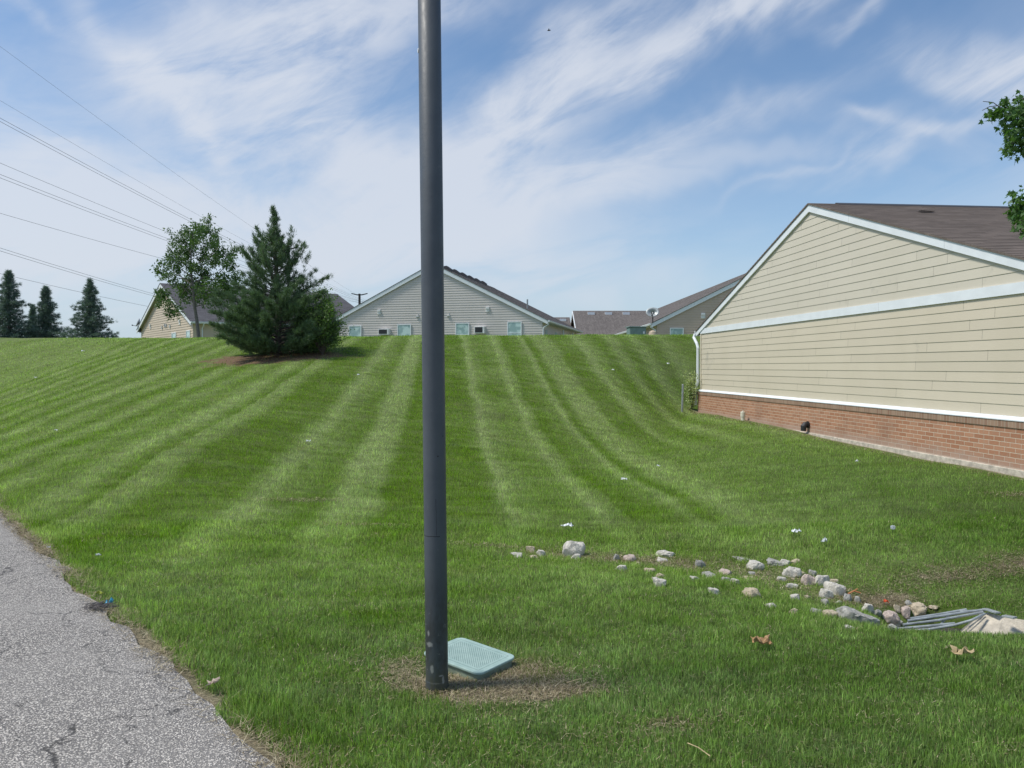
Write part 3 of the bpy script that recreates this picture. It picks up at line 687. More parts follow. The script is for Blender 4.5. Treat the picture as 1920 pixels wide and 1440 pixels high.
# --- B2 grey house
yaw2 = R(-13); c2 = PD(813, 600, 48)
gr2 = 2.2; 
B2, pk2 = gable_house('grey_house', 'grey vinyl sided gable house on the crest behind the pole', 'house', (c2.x, c2.y), yaw2, 6.95, 4.45, .50, 15, gr2, M_grey, M_roof2, over=.35, rake=.12, fas=.26, lowz=gr2 - .5)
def onwall(T, px, py):
    """local x, z on the gable plane of house T seen at a pixel"""
    d = ray(px, py); yw = T.rotation_euler[2]; n = Vector((-math.sin(yw), math.cos(yw), 0)); c0 = Vector((0, 0, CAMZ)); o = Vector(T.location)
    t = (o - c0).dot(n) / d.dot(n); p = c0 + d * t - o; return p.x * math.cos(yw) + p.y * math.sin(yw), p.z + o.z
def win(T, x0, y0, x1, y1, sp=None, zb=None):
    a, zt = onwall(T, x0, y0); b, zl = onwall(T, x1, y1)
    if zb: zl = zt - zb
    s_ = onwall(T, x0, sp)[1] if sp else None
    return window(T, a + .04, b - .04, zl, zt - .04, y=-.036, split=s_)
win(B2, 655, 611, 678, 629, None, 1.25); win(B2, 746, 608.5, 771, 629, None, 1.25); win(B2, 855, 606, 880, 627.5, 627.5, 1.25); win(B2, 952, 603.5, 978, 624, 624.5, 1.25)
for (x0, y0, x1, y1) in ((713, 617, 733, 628), (892, 612.5, 911, 625.5)):
    a, zt = onwall(B2, x0, y0); b, zl = onwall(B2, x1, y1)
    o = MB().box((a, -.38, zl), (b, -.0, zt)).build('air_conditioner', M_white_dirty, B2, bevel=.015)
    MB().box((a + .06, -.39, zl + .06), (b - .12, -.379, zt - .05)).build('grille', M_dark, o)
for (px, py, s_) in ((711, 585, .12), (914.5, 580, .12)):
    a, z_ = onwall(B2, px, py); vent_box(B2, a, z_, s_)
for (px, py) in ((783, 592.5), (841, 591)):
    a, z_ = onwall(B2, px, py); MB().box((a - .09, -.09, z_ - .07), (a + .09, 0, z_ + .0)).box((a + .03, -.06, z_ + .001), (a + .07, -.02, z_ + .13)).build('wall_light', M_soffit, B2)
for k in range(6):
    yy = 1.0 + k * 1.75; xx = .55; zz = pk2 - .5 * xx
    MB().prism([(xx - .2, zz + .06), (xx + .22, zz - .12), (xx + .24, zz + .05), (xx - .02, zz + .24), (xx - .2, zz + .22)], 'y', yy, yy + .42).build('roof_vent', M_drip, B2)
MB().tube([(5.6, 2.0, pk2 - 2.9), (5.6, 2.0, pk2 - 2.2)], .05, 8).build('vent_pipe', M_metal, B2)
downspout(B2, 6.95, -.0, 4.28, 1.6, 1, .34)
for (y0, y1) in ((1.0, 1.7), (4.5, 5.4), (8.5, 9.6)): MB().box((6.951, y0, 2.4), (6.97, y1, 3.9)).build('side_window', M_shade, B2)
MB().box((6.95, 2.3, 1.8), (7.25, 2.9, 3.35)).build('utility_meter', M_metal, B2)
for y_ in (7, 11.5): MB().tube([(7.1, y_, 1.5), (7.1, y_, 4.2)], .06, 8).build('porch_post', M_white, B2)
# --- B4 brown gable house to the right, long wing
c4 = PD(1442, 600, 46)
B4, pk4 = gable_house('brown_house', 'brown sided gable house with white rakes behind the beige building', 'house', (c4.x, c4.y), R(0), 6.75, 4.24, .50, 38, 2.2, M_brown, M_roof2, over=.35, rake=.12, fas=.26, lowz=1.6)
win(B4, 1256, 615, 1281, 632, None, 1.2)
a, z_ = onwall(B4, 1318, 592); vent_box(B4, a, z_, .13)
downspout(B4, -6.75, .05, 4.1, 1.6, -1, .33)
# --- B3 far long roof
t3 = thing('brown_roofed_house', 'long low house with brown shingle roof and white rake edge far behind the crest', 'house', (0, 0, 0))
def roof_wing(parent, x0, x1, yr, zr, ye, ze, ybk, m_):
    mb = MB(); mb.prism([(ye, ze), (yr, zr), (ybk, ze), (ybk, ze - .1), (yr, zr - .12), (ye, ze - .1)], 'x', x0, x1); mb.build('roof', m_, parent)
    mb = MB(); mb.prism([(ye, ze - .3), (ye, ze - .005), (yr, zr - .005), (ybk, ze), (ybk, ze - .3), (yr, zr - .32)], 'x', x0 - .06, x0 - .002); mb.build('rake_board', M_white, parent)
    mb = MB(); mb.prism([(ye + .4, .5), (ye + .4, ze - .02), (yr, zr - .2), (ybk - .4, ze - .02), (ybk - .4, .5)], 'x', x0 + .3, x1 - .3); mb.build('walls', M_brown, parent)
roof_wing(t3, 6.75, 22, 85, 7.85, 76.5, 3.6, 93, M_roof2)
for px in (1107, 1139, 1172):
    x_ = (px - 960) / F * 84.8; MB().box((x_ - .38, 84.0, 7.35), (x_ + .38, 84.3, 7.62)).build('ridge_vent', M_white, t3)
roof_wing(t3, 3.0, 6.68, 88.5, 7.35, 81, 3.6, 96, M_roof2)
x_ = (1055 - 960) / F * 88; MB().box((x_ - .36, 87.5, 6.85), (x_ + .36, 87.8, 7.12)).build('ridge_vent', M_white, t3)
# --- B5 tan house on the left
p5n = Vector((-18.7, 45.)); dr = Vector((-.614, .786)); dl = Vector((.786, .614))
c5 = p5n + dr * 6.9; yaw5 = math.atan2(-dr.y, -dr.x)
B5, pk5 = gable_house('tan_house', 'tan sided gable house with dark roof behind the slim leafy tree', 'house', (c5.x, c5.y), yaw5, 6.6, 4.30, .405, 12.0, 2.0, M_tan, M_roof3, over=.35, rake=.25, fas=.24, lowz=1.2)
for (px, py) in ((283, 612), (338, 604)):
    a, z_ = onwall(B5, px, py); vent_box(B5, a, z_, .12)
for (px, py) in ((305, 614), (310, 610), (313, 610), (320, 612)):
    a, z_ = onwall(B5, px, py); MB().box((a - .05, -.08, z_ - .12), (a + .05, 0, z_ + .1)).build('wall_light', M_soffit, B5)
a, z_ = onwall(B5, 354, 621); window(B5, a - .35, a + .35, z_ - 1.1, z_, y=-.012)
a, z_ = onwall(B5, 327, 625); window(B5, a - .45, a + .45, z_ - 1.1, z_, y=-.012)
downspout(B5, 6.6, .5, 4.2, 1.6, 1, .34)
# satellite dishes
def dish(loc, rz, r, label):
    t = thing('satellite_dish', label, 'satellite dish', loc, rz, 'satellite dishes on the house eaves')
    mb = MB(); n = 20; V = [(0, 0, 0)]
    for k in (1, 2, 3):
        for j in range(n):
            a = 2 * math.pi * j / n; q = r * k / 3; V.append((q * math.cos(a), -.35 * q * q / r, q * .78 * math.sin(a)))
    mb.v = V
    for j in range(n):
        mb.f.append((0, 1 + j, 1 + (j + 1) % n))
        for k in (0, 1):
            a = 1 + k * n + j; b = 1 + k * n + (j + 1) % n; mb.f.append((a, b, b + n, a + n))
    o = mb.build('dish', M_metal, t, (0, 0, .62), smooth=True, fix=False); o.rotation_euler = (R(-22), 0, 0)
    sm = o.modifiers.new('s', 'SOLIDIFY'); sm.thickness = .02
    MB().tube([(0, .02, -.1), (0, .02, .35), (0, .04, .60)], .03, 8).build('mast', M_dark, t)
    MB().tube([(0, .0, .38), (0, -.45, .45)], .018, 6).box((-.05, -.52, .42), (.05, -.44, .50)).build('feed_arm', M_dark, t)
p = PD(1223, 606, 46.2); dish((p.x, p.y - .15, p.z - .02), R(-15), .40, 'grey satellite dish on the eave of the brown house')
p = PD(262, 622, 55.5); dish((p.x, p.y, p.z), R(-60), .42, 'dark satellite dish at the left end of the tan house')
# green utility cabinet and small boxes on the crest
p = PD(1192, 632, 44); t = thing('utility_cabinet', 'green metal utility cabinet on the crest beside the brown house', 'utility box', (p.x, p.y, 2.0), R(8))
M_cab = simple('cabinet_green', (.17, .25, .235), .5, .12)
MB().box((-.45, -.35, 0), (.5, .35, 1.86)).build('cabinet', M_cab, t, bevel=.02)
MB().box((-.50, -.40, 1.862), (.55, .40, 1.92)).build('lid', M_cab, t, bevel=.01)
for z_ in (1.2, 1.5): MB().box((.32, -.37, z_), (.42, -.352, z_ + .13)).build('label_plate', M_white, t)
p = PD(1224, 627, 43); t = thing('vent_cover', 'small round tan vent cover in front of the brown house wall', 'vent', (p.x, p.y, 2.7))
MB().tube([(0, 0, .0), (0, 0, .7), (0, 0, .88), (0, 0, .95)], [.24, .24, .2, .08], 14).build('hood', simple('tan_plastic', (.50, .40, .30), .6), t)
MB().tube([(0, 0, -.7), (0, 0, .0)], .12, 10).build('stem', M_conc, t)
# ------------------------------------------------------------------ pole
pb = Vector((-.3825 - .002, 3.88, 0)); pb.z = gz(pb.x, pb.y)
M_pole, nt, bs = mat('pole_paint'); co = nt.node('ShaderNodeTexCoord').outputs['Object']; x, y, z = nt.sep(co)
n = nt.noise(co, 3., 6, .65); c = nt.mix(nt.mr(n, .3, .7), (.058, .070, .082), (.078, .092, .104))
n5 = nt.noise(nt.comb(nt.m('MULTIPLY', x, 2.), y, nt.m('MULTIPLY', z, .7)), 9., 6, .7)
lowm = nt.mr(z, .25, .75, 1, 0)
c = nt.mix(nt.m('MULTIPLY', lowm, nt.mr(n5, .35, .62, .15, .9)), c, (.034, .035, .035))
c = nt.mix(nt.m('MULTIPLY', nt.mr(z, .02, .20, 1, 0), nt.mr(n5, .35, .6, .2, .8)), c, (.075, .078, .055))
fl = nt.noise(co, 17., 5, .75); c = nt.mix(nt.m('MULTIPLY', nt.mr(fl, .63, .70, 0, .85), nt.mr(z, .1, .9, 1, .15)), c, (.22, .22, .21))
c = nt.mix(nt.mr(nt.noise(co, 60., 3, .6), .72, .76, 0, .6), c, (.012, .013, .015))
for (cx_, cz_, rx_, rz_) in ((-.030, .245, .022, .018), (.036, .062, .007, .026), (.026, .085, .014, .006), (-.036, .30, .008, .02), (-.02, .12, .012, .03)):
    e_ = nt.m('ADD', nt.m('POWER', nt.m('MULTIPLY', nt.m('SUBTRACT', x, cx_), 1 / rx_), 2.), nt.m('POWER', nt.m('MULTIPLY', nt.m('SUBTRACT', z, cz_), 1 / rz_), 2.))
    e_ = nt.m('MULTIPLY', nt.mr(nt.m('ADD', e_, nt.m('MULTIPLY', nt.noise(co, 70., 4, .7), 1.6)), .9, 1.7, .6, 0), nt.m('LESS_THAN', y, 0.)); c = nt.mix(e_, c, (.34, .34, .32))
zw = nt.m('ADD', z, nt.m('MULTIPLY', nt.noise(nt.scale(co, (1, 1, 0)), 25., 3), .012))
seam = nt.m('MULTIPLY', nt.m('COMPARE', zw, .800, .0018), nt.m('LESS_THAN', x, .028))
vert = nt.m('MULTIPLY', nt.m('COMPARE', nt.m('ADD', x, nt.m('MULTIPLY', nt.noise(nt.comb(0., 0., z), 14., 3), .012)), .017, .0008), nt.m('MULTIPLY', nt.m('GREATER_THAN', z, .80), nt.m('LESS_THAN', z, .985)))
vert = nt.m('MULTIPLY', vert, nt.m('LESS_THAN', y, 0.))
c = nt.mix(nt.m('MAXIMUM', seam, vert), c, (.008, .008, .01))
nt.put(bs.inputs['Base Color'], c); nt.put(bs.inputs['Roughness'], nt.mr(n5, .3, .7, .42, .62)); bs.inputs['Specular IOR Level'].default_value = .5
b = nt.node('ShaderNodeBump'); b.inputs['Strength'].default_value = .25; b.inputs['Distance'].default_value = .003
nt.put(b.inputs['Height'], nt.noise(co, 45., 5, .65)); nt.l.new(b.outputs[0], bs.inputs['Normal'])
t = thing('metal_pole', 'tall dark grey painted metal pole standing in the lawn, full height of the view', 'pole', tuple(pb))
t.rotation_euler = (0, R(-.52), 0)
MB().tube([(0, 0, -.2), (0, 0, .04), (0, 0, 2.), (0, 0, 5.2)], [.0575, .0575, .0575, .0575], 48).build('shaft', M_pole, t, smooth=False)
ps = t.children[0]; ps.data.polygons.foreach_set('use_smooth', np.array([len(p_.vertices) == 4 for p_ in ps.data.polygons]))
MB().tube([(0, 0, -.02), (0, 0, .045), (0, 0, .050)], [.0592, .0592, .0580], 48).build('base_collar', M_pole, t)
MB().tube([(0, 0, 5.2), (0, 0, 5.23)], [.062, .05], 32).build('cap', M_pole, t)
MB().tube([(-.0565, -.010, 3.24), (-.0600, -.011, 3.24)], .011, 12).build('hole_plug', M_white, t)
MB().tube([(.022, -.0520, 1.20), (.0225, -.0545, 1.20)], .004, 8).build('screw', M_dark, t); MB().tube([(.045, -.033, 1.30), (.047, -.035, 1.30)], .003, 8).build('screw', M_dark, t)
# ------------------------------------------------------------------ valve box
t = thing('valve_box', 'pale green plastic valve box with perforated lid in the bare patch by the pole', 'utility box', (BOXC[0], BOXC[1], 0))
ang = math.atan2(-.61, .79); t.rotation_euler = (Matrix.Rotation(R(2.2), 3, 'Y') @ Matrix.Rotation(R(1.0), 3, 'X') @ Matrix.Rotation(ang, 3, 'Z')).to_euler()
gzb = gz(*BOXC)
M_lid, nt, bs = mat('lid_green'); co = nt.node('ShaderNodeTexCoord').outputs['Object']; x, y, z = nt.sep(co)
vo = nt.node('ShaderNodeTexVoronoi', feature='F1'); 
gx = nt.m('SUBTRACT', nt.m('FRACT', nt.m('MULTIPLY', nt.m('ADD', x, y), 62.)), .5); gy = nt.m('SUBTRACT', nt.m('FRACT', nt.m('MULTIPLY', nt.m('SUBTRACT', x, y), 62.)), .5)
dd_ = nt.m('SQRT', nt.m('ADD', nt.m('MULTIPLY', gx, gx), nt.m('MULTIPLY', gy, gy)))
ins = nt.m('MULTIPLY', nt.m('LESS_THAN', nt.m('ABSOLUTE', x), .160), nt.m('LESS_THAN', nt.m('ABSOLUTE', y), .112))
hole = nt.m('MULTIPLY', nt.mr(dd_, .20, .30, 1, 0), ins)
grv = nt.m('MAXIMUM', nt.m('MULTIPLY', nt.m('COMPARE', nt.m('ABSOLUTE', x), .176, .0018), nt.m('LESS_THAN', nt.m('ABSOLUTE', y), .130)), nt.m('MULTIPLY', nt.m('COMPARE', nt.m('ABSOLUTE', y), .130, .0018), nt.m('LESS_THAN', nt.m('ABSOLUTE', x), .176)))
c = nt.mix(nt.mr(nt.noise(co, 12., 6, .7), .3, .7), (.27, .39, .35), (.37, .50, .45))
c = nt.mix(nt.mr(nt.noise(co, 60., 4, .7), .62, .74, 0, .6), c, (.45, .55, .52))
c = nt.mix(nt.m('MULTIPLY', nt.m('MAXIMUM', hole, nt.m('MULTIPLY', grv, .6)), nt.m('GREATER_THAN', z, -.002)), c, (.035, .06, .055))
nt.put(bs.inputs['Base Color'], c); bs.inputs['Roughness'].default_value = .6
def rrect(hx, hy, r, n=6):
    pts = []
    for (sx, sy, a0) in ((1, 1, 0), (-1, 1, 90), (-1, -1, 180), (1, -1, 270)):
        for k in range(n + 1):
            a = R(a0 + 90 * k / n); pts.append((sx * (hx - r) + r * math.cos(a), sy * (hy - r) + r * math.sin(a)))
    return pts
zl = .006
o = MB().prism(rrect(.212, .165, .045), 'z', -.014, .0).build('lid', M_lid, t, (0, 0, zl), bevel=.004); o['label'] = 'perforated pale green lid with rounded corners'
M_boxs = simple('box_green_dirty', (.22, .27, .20), .7, .25, 14.)
mb = MB(); a = rrect(.200, .153, .04); b_ = rrect(.212, .165, .04); n = len(a)
mb.v = [(p_[0], p_[1], zl - .018) for p_ in a] + [(p_[0], p_[1], -.35) for p_ in b_]
mb.f = [(i, n + i, n + (i + 1) % n, (i + 1) % n) for i in range(n)] + [tuple(range(n))]
mb.build('body', M_boxs, t)
# ------------------------------------------------------------------ rocks
def rock_mat(name, col):
    m_, nt, bs = mat(name); co = nt.node('ShaderNodeTexCoord').outputs['Object']
    n = nt.noise(co, 9., 8, .7); n2 = nt.noise(co, 40., 6, .75)
    c = nt.mix(nt.mr(n, .3, .7), tuple(v * .62 for v in col), tuple(min(.8, v * 1.15) for v in col))
    c = nt.mix(nt.mr(n2, .48, .66, 0, .85), c, tuple(v * .38 for v in col))
    c = nt.mix(nt.mr(nt.noise(co, 5., 4, .6), .55, .75, 0, .5), c, (col[0] * 1.0, col[1] * .82, col[2] * .62))
    nt.put(bs.inputs['Base Color'], c); bs.inputs['Roughness'].default_value = .9; bs.inputs['Specular IOR Level'].default_value = .25
    b = nt.node('ShaderNodeBump'); b.inputs['Strength'].default_value = .9; b.inputs['Distance'].default_value = .012
    nt.put(b.inputs['Height'], nt.noise(co, 28., 8, .75)); nt.l.new(b.outputs[0], bs.inputs['Normal'])
    return m_
RM = {'w': rock_mat('rock_white', (.66, .625, .545)), 'g': rock_mat('rock_grey', (.44, .43, .39)), 't': rock_mat('rock_tan', (.60, .51, .37)), 'p': rock_mat('rock_pink', (.62, .51, .44))}
import bmesh
_ico = bmesh.new(); bmesh.ops.create_icosphere(_ico, subdivisions=4, radius=1); ICO = np.array([v.co[:] for v in _ico.verts]); ICOF = np.array([[v.index for v in f.verts] for f in _ico.faces]); _ico.free()
def rock(px, py, wpx, hpx, tone, label, tilt=0., flat=1.0, depth=None, pieces=9):
    """px, py = foot of the rock in the photograph, wpx, hpx its size there"""
    p = G(px, py); dist = p.y; w_ = wpx / F * dist / 2 * 1.14; h_ = hpx / F * dist * 1.16
    dp = w_ * random.uniform(.65, .9)
    rng = np.random.default_rng(int(px * 7 + py)); k = pieces - 1 + rng.integers(0, 4)
    N_ = rng.normal(size=(k, 3)); N_ /= np.linalg.norm(N_, axis=1)[:, None]; H_ = rng.uniform(.60, 1.0, k)
    N_ = np.vstack([N_, [[.1, 0, 1]]]); H_ = np.append(H_, rng.uniform(.55, .85))
    D = ICO; dots = np.clip(D @ N_.T, .02, None); pw = rng.uniform(11, 24); r = ((dots / H_) ** pw).sum(1) ** (-1 / pw); r = np.minimum(r, 1.15)
    q = D * 2.2 + rng.uniform(0, 50, 3)
    r = r * (1 + .26 * (vnoise(q[:, 0] + q[:, 2] * .6, q[:, 1] - q[:, 2] * .7, 3) - .5) + .13 * (vnoise(q[:, 0] * 2.6, q[:, 1] * 2.6 + q[:, 2] * 2.6, 4) - .5) + .07 * (vnoise(q[:, 0] * 7, q[:, 1] * 7 + q[:, 2] * 7, 5) - .5))
    V = D * r[:, None]; V[:, 2] *= .85
    ex = (V[:, 0].max() - V[:, 0].min()) / 2; zt = V[:, 2].max()
    V = V / [ex, ex, zt] * [w_, dp, h_ * .72] + [0, 0, h_ * .22]
    a = R(tilt); c_, s2 = math.cos(a), math.sin(a); V = np.stack([V[:, 0] * c_ - V[:, 2] * s2, V[:, 1], V[:, 0] * s2 + V[:, 2] * c_], 1)
    o = np_mesh('rock', V, ICOF, RM[tone]); o.location = (p.x, p.y + dp * .35, p.z - .004)
    me = o.data
    me.polygons.foreach_set('use_smooth', np.ones(len(me.polygons), bool))
    try: me.set_sharp_from_angle(angle=R(30))
    except Exception: pass
    return tag(o, label, 'rock', 'pale rocks lining the drainage swale')
ROCKS = [
 (1072, 1042, 40, 26, 'w', 'largest white angular rock at the left end of the swale', 0), (1080, 1049, 18, 10, 'w', 'small white rock touching the front of the largest left rock', 0),
 (970, 1045, 20, 9, 'w', 'small white rock, leftmost of the swale rocks', 0), (995, 1036, 16, 12, 't', 'small tan rock behind the leftmost group of rocks', 0),
 (1014, 1043, 17, 12, 'w', 'small pointed white rock in the leftmost group', 0), (998, 1047, 14, 6, 't', 'low flat stone between the small white rocks at far left', 0),
 (1155, 1051, 13, 12, 'g', 'small upright grey rock left of the pink topped rock', 0), (1184, 1052, 24, 12, 'p', 'pinkish white rock left of the middle of the swale', 0), (1196, 1058, 10, 5, 't', 'pebble just right of the pinkish white rock', 0),
 (1164, 1071, 20, 11, 'w', 'rounded cream white rock in front of the pinkish rock', 0), (1249, 1044, 32, 11, 'w', 'broad low white rock at the back edge mid swale', 0), (1240, 1053, 20, 7, 'w', 'low thin stone in front of the broad low back rock', -8),
 (1218, 1073, 20, 8, 't', 'low tan rock left of the upright stacked pair', 0), (1236, 1099, 23, 15, 'w', 'upright white rock, lower one of the stacked pair', 0), (1237, 1084, 18, 8, 't', 'small tan capstone, upper one of the stacked pair', 0),
 (1313, 1064, 18, 14, 'g', 'pointed grey rock alone above the middle stones', 0), (1303, 1089, 17, 9, 'w', 'small white rock left of two flat middle stones', 0), (1329, 1083, 24, 9, 'g', 'flat grey stone in the middle of the swale', 0),
 (1363, 1079, 22, 11, 'p', 'pale mottled rock right of the flat grey middle stone', 0), (1339, 1115, 22, 12, 'w', 'split white rock at the front edge of the swale middle', 0), (1361, 1090, 15, 8, 'g', 'small round grey stone left of its pale twin', 0), (1378, 1093, 17, 8, 'w', 'small pale stone right of the small round grey stone', 0),
 (1411, 1119, 35, 15, 't', 'large cream flat topped rock at the front of the swale', 0), (1415, 1066, 33, 13, 'w', 'rounded white rock at the back right of the swale', 0), (1402, 1085, 20, 5, 't', 'thin flat tan stone below the rounded back rock', 0),
 (1408, 1077, 14, 5, 'g', 'tiny grey stone sunk below the rounded back rock', 0), (1392, 1050, 34, 4, 'g', 'long thin flat stone lying at the back edge', -10), (1455, 1060, 34, 9, 'g', 'long bluish grey slab lying aslant at the back row', -12),
 (1472, 1058, 20, 9, 'w', 'small round rock behind the bluish slab', 0), (1492, 1055, 18, 6, 't', 'low tan rock at the right end of the back row', 0), (1486, 1081, 30, 17, 'w', 'big mottled white boulder below the bluish slab', -6), (1504, 1078, 17, 7, 't', 'small stone wedged right of the mottled boulder', 0),
 (1467, 1089, 18, 7, 'w', 'low white stone in grass left of the boulder chain', 0), (1487, 1102, 22, 8, 'w', 'flat topped white stone below the boulder chain', 0), (1487, 1087, 8, 4, 't', 'pebble between two low white stones in grass', 0),
 (1518, 1096, 26, 18, 'p', 'pinkish boulder at the left of the piled rocks', 0), (1525, 1079, 14, 10, 'g', 'grey knob of rock on top of the piled rocks', 0), (1542, 1097, 28, 17, 'w', 'bright white boulder in the middle of the piled rocks', 0),
 (1563, 1093, 18, 7, 't', 'tan stone behind the piled rocks', 0), (1563, 1113, 34, 20, 'w', 'largest round boulder at the right of the piled rocks', -8), (1549, 1122, 24, 17, 'w', 'squarish white rock in front of the largest round boulder', 0),
 (1490, 1124, 18, 9, 'w', 'slanted white shard standing in the grass', 14), (1515, 1122, 11, 6, 't', 'little pebble right of the slanted shard', 0), (1446, 1138, 20, 8, 'w', 'low bluish white stone at the lower left of the swale', 0), (1489, 1152, 16, 11, 't', 'small blocky cream stone on the near bank', 0),
 (1530, 1151, 22, 9, 'g', 'low grey stone left of the cream block near the drain', 0), (1560, 1160, 32, 13, 't', 'cream rectangular block in front of the long grey slab', 0), (1548, 1133, 16, 10, 'g', 'small dull stone under the squarish white rock', 0), (1574, 1132, 12, 6, 'w', 'small white chip between the boulders and the slab', 0),
 (1590, 1127, 16, 13, 'g', 'grey jagged stone beside the orange twig', 0), (1610, 1130, 14, 11, 'g', 'grey stub of rock right of the orange twig', 0), (1612, 1172, 70, 24, 'g', 'longest weathered grey slab sloping toward the drain', -14), (1588, 1150, 44, 10, 'g', 'streaked grey slab piece behind the longest slab', -10),
 (1628, 1148, 20, 15, 'w', 'white veined rock above the longest slab', 0), (1644, 1152, 16, 9, 'g', 'small grey flake right of the white veined rock', -20), (1594, 1180, 20, 7, 'w', 'small white stone in the grass below the longest slab', 0),
 (1671, 1163, 34, 14, 'p', 'smooth pinkish flat rock left of the steel bars', 0), (1683, 1145, 13, 11, 't', 'round tan stone in the soil behind the smooth flat rock', 0), (1700, 1157, 16, 18, 'p', 'upright brown rock just left of the steel bars', 0), (1706, 1136, 12, 10, 'g', 'small grey stone behind the upright brown rock', 0),
 (1724, 1151, 33, 17, 't', 'cream and brown boulder behind the steel bars', 0), (1682, 1175, 22, 13, 'w', 'pale broken stone at the lower end of the bars', 0), (1678, 1184, 16, 14, 'g', 'grey wedge of rock at the lowest end of the bars', 20),
 (1752, 1141, 18, 5, 't', 'thin tan flake in dry grass behind the bars', 0)]
for r_ in ROCKS: rock(*r_[:6], tilt=r_[6])
# pebbles in the drain throat
# ------------------------------------------------------------------ drain
dz0 = gz(3.35, 5.85) + .16
t = thing('storm_drain', 'concrete storm drain end with curved galvanised steel bars over its mouth', 'drain', (0, 0, 0))
bars = [[(1707, 1160, -.30), (1760, 1152, -.27), (1812, 1143, -.235)],
        [(1702, 1164, -.31), (1770, 1154, -.265), (1822, 1146, -.23), (1847, 1144, -.22)],
        [(1693, 1171.5, -.325), (1760, 1163, -.285), (1815, 1153, -.245), (1843, 1148, -.225)],
        [(1683, 1179, -.345), (1740, 1174, -.31), (1790, 1169, -.285)],
        [(1690, 1184, -.355), (1742, 1180, -.33), (1790, 1172, -.29), (1822, 1163, -.25), (1846, 1151, -.225)],
        [(1800, 1147, -.24), (1830, 1145.5, -.225), (1846, 1143, -.22)]]
DZ = dz0 + .335 + .0
for b_ in bars:
    pts = [PZ(px, py, z_ + DZ) for px, py, z_ in b_]; MB().tube(pts, .0102, 10).build('bar', M_metal, t, smooth=False)
MB().tube([PZ(1785, 1149, -.268 + DZ), PZ(1776, 1158, -.285 + DZ), PZ(1768, 1166, -.30 + DZ), PZ(1758, 1178, -.33 + DZ)], .008, 8).build('cross_bar', M_metal, t)
MB().tube([PZ(1712, 1160, -.31 + DZ), PZ(1702, 1168, -.33 + DZ), PZ(1697, 1180, -.35 + DZ)], .007, 8).build('cross_bar', M_metal, t)
a = PZ(1847, 1143, -.215 + DZ); b_ = PZ(1872, 1151, -.20 + DZ); c_ = PZ(1882, 1156, -.195 + DZ); d_ = PZ(1904, 1160, -.185 + DZ)
def flat_bar(p, q, w_, th):
    d = (q - p); l = d.length; mb = MB(); mb.box((0, -w_ / 2, 0), (l, w_ / 2, th)); return mb, p, d
for (p, q, w_) in ((a, b_, .045), (c_, d_, .05)):
    mb, p_, d = flat_bar(p, q, w_, .012); o = mb.build('flat_bar', M_metal, t, bevel=.002); o.location = p_; o.rotation_euler = (0, -math.asin(d.z / d.length), math.atan2(d.y, d.x))
# concrete end wall and apron
zc = -.30 + DZ
A_ = [PZ(1790, 1187, -.42 + DZ), PZ(1850, 1150, -.24 + DZ), PZ(1880, 1157, -.22 + DZ), PZ(1925, 1164, -.22 + DZ), PZ(2080, 1172, -.22 + DZ), PZ(2080, 1200, -.26 + DZ), PZ(1925, 1184, -.28 + DZ), PZ(1850, 1188, -.32 + DZ)]
TOP = [(1838, 1151, -.27), (1852, 1148, -.235), (1880, 1156, -.225), (1925, 1163, -.22), (2090, 1170, -.22)]; BOT = [(1792, 1189, -.44), (1832, 1190, -.36), (1870, 1190, -.33), (1925, 1189, -.31), (2090, 1198, -.31)]
mb = MB()
a_ = [PZ(x_, y_, z_ + DZ) for x_, y_, z_ in TOP]; b2_ = [PZ(x_, y_, z_ + DZ) for x_, y_, z_ in BOT]
for i_ in range(4):
    mb.poly([a_[i_], a_[i_ + 1], b2_[i_ + 1], b2_[i_]])
    mb.poly([a_[i_] + Vector((0, .05, -.4)), a_[i_ + 1] + Vector((0, .05, -.4)), a_[i_ + 1], a_[i_]]); mb.poly([b2_[i_], b2_[i_ + 1], b2_[i_ + 1] + Vector((0, 0, -.3)), b2_[i_] + Vector((0, 0, -.3))])
mb.poly([a_[0], b2_[0], b2_[0] + Vector((0, 0, -.3)), a_[0] + Vector((0, .05, -.4))])
mb.build('concrete_apron', M_conc_pale, t, fix=False)
# pipe mouth behind the bars
M_mouth = simple('dark_wet_concrete', (.05, .045, .038), .8, .4, 12.)
mb = MB(); p0 = PZ(1700, 1172, -.40 + DZ); p1 = PZ(1840, 1157, -.34 + DZ)
mb.prism([(p0.x - .12, p0.y - .30), (p1.x + .12, p1.y - .28), (p1.x + .12, p1.y + .24), (p0.x - .1, p0.y + .22)], 'z', dz0 - .15, dz0 - .075)
mb.build('sump', M_mouth, t)
# ------------------------------------------------------------------ shrub, post
def leaf_cloud(name, pts, size, m_, parent=None, asp=.45, nrm=None, rngseed=1, droop=0.):
    """one folded-quad leaf per point"""
    rng = np.random.default_rng(rngseed); n = len(pts); P = np.asarray(pts, float)
    d = rng.normal(size=(n, 3)); d[:, 2] -= droop; d /= np.linalg.norm(d, axis=1)[:, None]
    u = np.cross(d, rng.normal(size=(n, 3))); u /= np.linalg.norm(u, axis=1)[:, None]
    s_ = size * rng.uniform(.6, 1.3, n)[:, None]
    V = np.stack([P, P + d * s_ * .5 + u * s_ * asp * .5, P + d * s_, P + d * s_ * .5 - u * s_ * asp * .5], 1).reshape(-1, 3); b0 = np.arange(n) * 4
    return np_mesh(name, V, None, m_, parent, attrs={'rnd': np.repeat(rng.uniform(0, 1, n), 4)}, quads=np.stack([b0, b0 + 1, b0 + 2, b0 + 3], 1))
